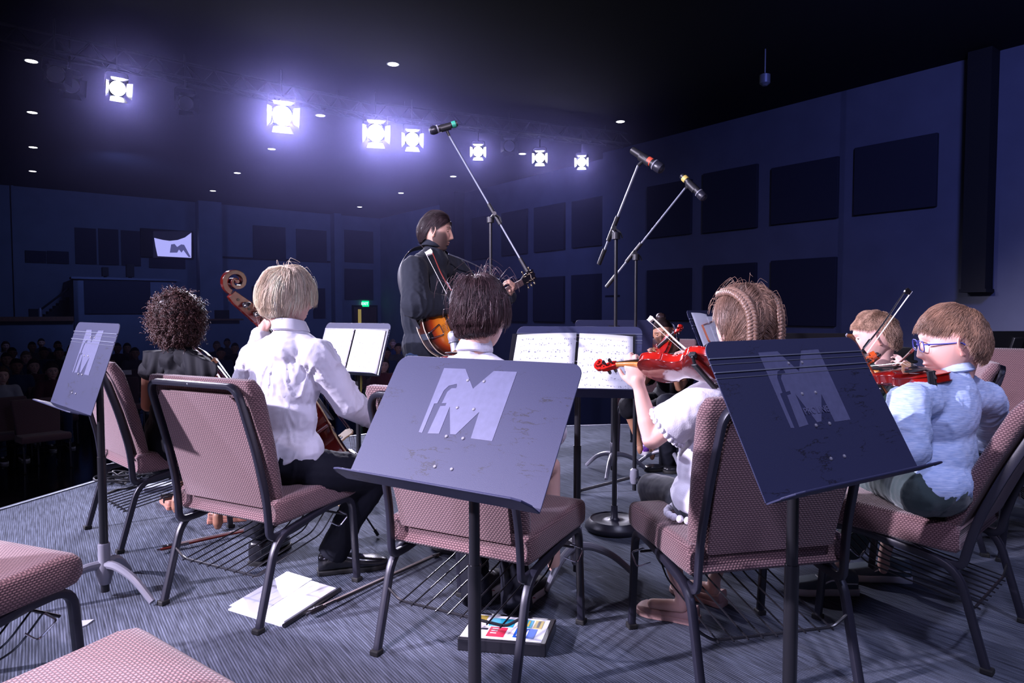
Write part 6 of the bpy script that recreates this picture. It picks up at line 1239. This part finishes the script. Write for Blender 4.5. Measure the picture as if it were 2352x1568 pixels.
# --- hidden player in black flats
p = fig('seated player in black trousers and black ballet flats, body hidden behind the braided girl', 0)
J = seated(1.62, 4.75, 1.55, .86, lean=.05); J.update(hd=at(1690, 770, 4.75), nek=at(1690, 812, 4.78), che=at(1690, 860, 4.8), wrR=at(1590, 812, 4.2), elR=at(1640, 880, 4.4), shR=at(1680, 850, 4.9), shL=at(1690, 850, 4.6), elL=at(1660, 890, 4.4), wrL=at(1610, 830, 4.3), knL=at(1530, 925, 4.45), knR=at(1560, 930, 4.6), anL=at(1535, 1062, 4.62), anR=at(1580, 1060, 4.66), pel=at(1680, 930, 4.75), wai=at(1685, 900, 4.76), hiL=at(1670, 940, 4.68), hiR=at(1680, 935, 4.82))
oh = dict(skin=SK['pale'], yaw=1.4, size=.92, eyes=0); b, Mh = body(J, oh, p, hands={'R': dict(d=(-.9, -.2, .2), up=(0, 0, 1), side=1, s=.8)}, legs='LR')
clothing('top', shirt_mb(J, .012), 'black_shirt', p, seed=91, vox=.010); clothing('trousers', trousers_mb(J, .014), 'black_trousers', p, seed=92, vox=.010); cap(oh, Mh, p, .012, 'hair_dark', DK, 95)
shoe(p, atz(1550, 1078), R(105), .22, 'flat', 'black_shoe', 'rubber'); shoe(p, atz(1598, 1084), R(95), .22, 'flat', 'black_shoe', 'rubber')
# --- guitarist
p = fig('bearded man in a dark shirt standing and playing a sunburst guitar', 0)
MY = 4.52
J = dict(yaw=-1.15, tyaw=-.95, s=1.04, pel=at(982, 800, MY), wai=at(978, 735, MY), che=at(978, 655, MY), nek=at(996, 572, MY), hd=at(1003, 533, MY - .02), shR=at(952, 618, 4.30), shL=at(1040, 616, 4.72), elR=at(955, 700, 4.15), wrR=at(1040, 700, 4.28), elL=at(1115, 705, 4.80), wrL=at(1172, 678, 4.70),
         hiL=at(1010, 830, 4.6), hiR=at(965, 830, 4.45)); J['knL'] = J['hiL'] * [1, 1, 0] + (.05, 0, .50); J['knR'] = J['hiR'] * [1, 1, 0] + (.03, 0, .50); J['anL'] = J['hiL'] * [1, 1, 0] + (.04, 0, .09); J['anR'] = J['hiR'] * [1, 1, 0] + (0, 0, .09)
oh = dict(skin=SK['olive'], yaw=-1.62, pitch=-.10, roll=0, size=1.06, line=[.070, .062, .048, .034, .030, .034, -.008, -.044, -.060], lid=.78, brow=.95, beard=.96, nose=1.05, jaw=.20, wide=1.06, chin=.012, look=(0, 1, -.6))
hd_ = nrm(ghead - gtail)
b, Mh = body(J, oh, p, hands={'L': dict(d=(.25, -.55, .75), up=(.9, .1, -.2), side=-1, curl=(.9, .95, 1., 1.05), thumb=.3, s=1.05), 'R': dict(d=(.75, .1, -.6), up=(.3, -.8, .4), side=1, s=1.0)}, vox=.0045)
mb = shirt_mb(J, .030, 'long', hem=.06); mb.ell(J['wai'] + (0, 0, .05), (.185, .165, .26), fr(J['yaw'])); mb.ell(J['che'] - (0, 0, .04), (.175, .15, .22), fr(J['yaw'])); mb.ell(J['pel'] + (0, 0, .02), (.185, .165, .17), fr(J['yaw']))
clothing('shirt', mb, 'black_shirt', p, vox=.009, amp=.010, freq=42, seed=101); collar(J, 'black_shirt', p, .062, .040)
clothing('trousers', trousers_mb(J, .012), 'jeans', p, seed=102, vox=.011)
for k in 'LR': shoe(p, J['an' + k] * [1, 1, 0] - (.06, 0, 0), -1.2, .29, 'dress')
cap(oh, Mh, p, .006, 'hair_dark', (.022, .014, .016), 105, bumps=.002); flowhair(oh, Mh, p, 8640, .055, .009, 'hair_dark', np.array([.035, .022, .026]), 106, crown=(.0, .075, .075), grav=.10, r=.00075, frizz=.02, lift=.2)
# strap: over the far shoulder, down the back to the guitar tail; and the slanted strap from the chest to the headstock
st = catmull([gtail + (0, 0, .03), at(930, 690, 4.18), at(917, 622, 4.36), at(942, 577, 4.5), at(985, 566, 4.62)], 6)
mb = MB(); mb.tube(st, 0, sq=(.045, .004)); o = one(mb, 'guitar_strap', 'strap', 'black guitar strap running down the back of the man to the guitar', 'strap')
mb = MB(); mb.tube(catmull([at(1030, 583, 4.40), at(1080, 603, 4.5), at(1130, 628, 4.7), at(1168, 645, 4.84)], 5), .0042, 6); mb.build('strap_cord', 'trim_metal', o)
# ================================================================ audience
low_chair = make_chair(True)
def listener(skin, hairc, long_, top, legs, s=.95, lean=.02):
    p = thing('person', 'x', 'person'); J = seated(0, 0, 0, s, lean=lean, back=-.06)
    for k, sg in (('L', -1), ('R', 1)): J['wr' + k] = J['kn' + k] * .75 + J['hi' + k] * .25 + (0, 0, .10); J['el' + k] = J['wai'] + (sg * .21, .06, .02)
    oh = dict(skin=SK[skin], yaw=0, size=.98, brow=.8, line=[.07, .066, .05, .03, -.05, -.06, -.09, -.1, -.1] if long_ else [.064, .06, .05, .038, .03, .03, -.01, -.046, -.06])
    b, Mh = body(J, oh, p, vox=.008, hands={'L': dict(d=(.3, .9, -.1), up=(0, 0, 1), side=1, s=.9), 'R': dict(d=(-.3, .9, -.1), up=(0, 0, 1), side=-1, s=.9)})
    clothing('shirt', shirt_mb(J, .014), top, p, vox=.014, seed=3); clothing('trousers', trousers_mb(J, .012), legs, p, vox=.014, seed=4)
    cap(oh, Mh, p, .016 if long_ else .010, 'hair_dark', hairc, 3, bumps=.003)
    if long_: mb = MB(); c = Mh[0] @ np.array([0, -.05, -.09]) * Mh[2] + Mh[1]; mb.ell(c, (.085, .055, .12)); me = fuse(mb, .008, 2); vcol(me, hairc); mobj('long_hair', me, 'hair_base', p)
    for k in 'LR': shoe(p, J['an' + k] * [1, 1, 0] - (0, .06, 0), 0, .27, 'sneaker', 'black_canvas', 'white_rubber')
    return p
cloth('aud_grey', (.10, .10, .12)); cloth('aud_blue', (.03, .05, .12)); cloth('aud_white', (.45, .45, .5)); cloth('aud_maroon', (.12, .03, .04)); cloth('aud_black', (.012, .012, .016))
V_ = [listener('tan', (.02, .012, .01), False, 'aud_black', 'jeans'), listener('pale', (.10, .05, .03), True, 'aud_white', 'jeans', .90), listener('tan', (.03, .02, .015), False, 'aud_grey', 'black_trousers'),
      listener('pale', (.05, .03, .02), True, 'aud_maroon', 'jeans', .88), listener('brown', (.01, .008, .008), False, 'aud_blue', 'black_trousers'), listener('pale', (.25, .18, .12), False, 'aud_blue', 'jeans')]
used_v = [0] * len(V_); HZ = ZF + .44 + .725 * .95
GEN = 'dim listener seated in the dark audience, too dark to tell from the neighbours'
A_ = [(120, 846, 3, 'audience woman with long dark hair seated left behind the leftmost music stand'), (5, 858, 1, 'long-haired audience member in a white top at the left frame edge'), (38, 842, 4, 'audience listener in blue seated just left of the long-haired woman'),
      (253, 836, 0, 'audience man seated between the left music stand and the curly girl, behind a raised phone'), (136, 812, 0, 'audience man peeking over the left edge of the leftmost music stand'), (882, 833, 3, 'long-haired audience member behind a white phone, beside the sheet music stand'),
      (902, 790, 5, GEN), (915, 801, 2, GEN), (888, 812, 4, GEN), (13, 792, 1, GEN), (28, 812, 4, GEN), (74, 797, 2, GEN), (95, 788, 0, GEN), (101, 811, 4, GEN), (133, 795, 0, GEN), (60, 822, 5, GEN), (78, 835, 3, GEN), (15, 826, 2, GEN),
      (165, 800, 1, GEN), (190, 806, 2, GEN), (215, 800, 5, GEN), (270, 800, 0, GEN), (292, 795, 3, GEN), (310, 812, 2, GEN), (498, 795, 5, GEN), (522, 788, 2, GEN), (508, 812, 4, GEN), (540, 800, 0, GEN), (722, 792, 2, GEN), (745, 800, 3, GEN), (715, 815, 0, GEN), (875, 795, 1, GEN), (860, 806, 2, GEN),
      (1330, 800, 2, GEN)]
A_ = A_[:-1]
for i, (x, y, v, lab) in enumerate(A_):
    P = atz(x, y, HZ); o = V_[v] if not used_v[v] else copy_tree(V_[v]); used_v[v] = 1
    yaw = math.atan2(P[0] - .3, 3.0 - P[1]) + random.uniform(-.12, .12); yaw = math.atan2(-(.3 - P[0]), 3.0 - P[1])
    o.location = (P[0], P[1], ZF); o.rotation_euler = (0, 0, yaw); o['label'] = lab
    if lab == GEN: o['group'] = 'dim listeners in the dark audience'
    elif 'group' in o: del o['group']
    c = low_chair if i == 0 else copy_tree(low_chair); B = fr(yaw); q = P[:2] + (B @ np.array([0, -.0, 0]))[:2]
    c.location = (q[0], q[1], ZF); c.rotation_euler = (0, 0, yaw); c['label'] = 'patterned audience chair under a seated listener in the dark hall'; c['group'] = 'audience chairs in the dark hall'
EC = [(20, 962), (95, 965), (285, 905), (330, 880), (0, 905), (700, 870)]
for x, y in EC:
    P = atz(x, y, ZF + .60); yaw = math.atan2(-(.3 - P[0]), 3.0 - P[1]); c = copy_tree(low_chair); c.location = (P[0], P[1], ZF); c.rotation_euler = (0, 0, yaw); c['label'] = 'empty patterned chair in the dark audience'; c['group'] = 'empty audience chairs in the dark hall'
for px, py, lab in ((290, 855, 'pale phone held up between the left stand and the curly girl'), (880, 846, 'white phone held up behind the sheet music stand by the guitarist')):
    P = atz(px, py, HZ - .12); mb = MB(); mb.box((0, 0, 0), (.15, .010, .075)); o = one(mb, 'phone', 'paper', lab, 'phone', bevel=.004, smooth=0); o.location = P; o.rotation_euler = (.2, 0, .3)
# ================================================================ thin haze volume added for lamp glow, around the truss and over the hall
mb = MB(); hbox(mb, -15.2, 11.0, 4.6, 25.3, .3, 4.82); hz = tag(mb.build('haze', None, None, 0), 'thin violet haze added to give the stage lights a glow under the ceiling', 'haze', kind='stuff')
m = bpy.data.materials.new('haze'); m.use_nodes = True; t_ = m.node_tree; t_.nodes.remove(t_.nodes['Principled BSDF']); v_ = t_.nodes.new('ShaderNodeVolumeScatter')
v_.inputs['Color'].default_value = (.44, .42, 1, 1); v_.inputs['Density'].default_value = .0026; v_.inputs['Anisotropy'].default_value = .88; t_.links.new(v_.outputs[0], t_.nodes['Material Output'].inputs['Volume']); hz.data.materials.append(m)
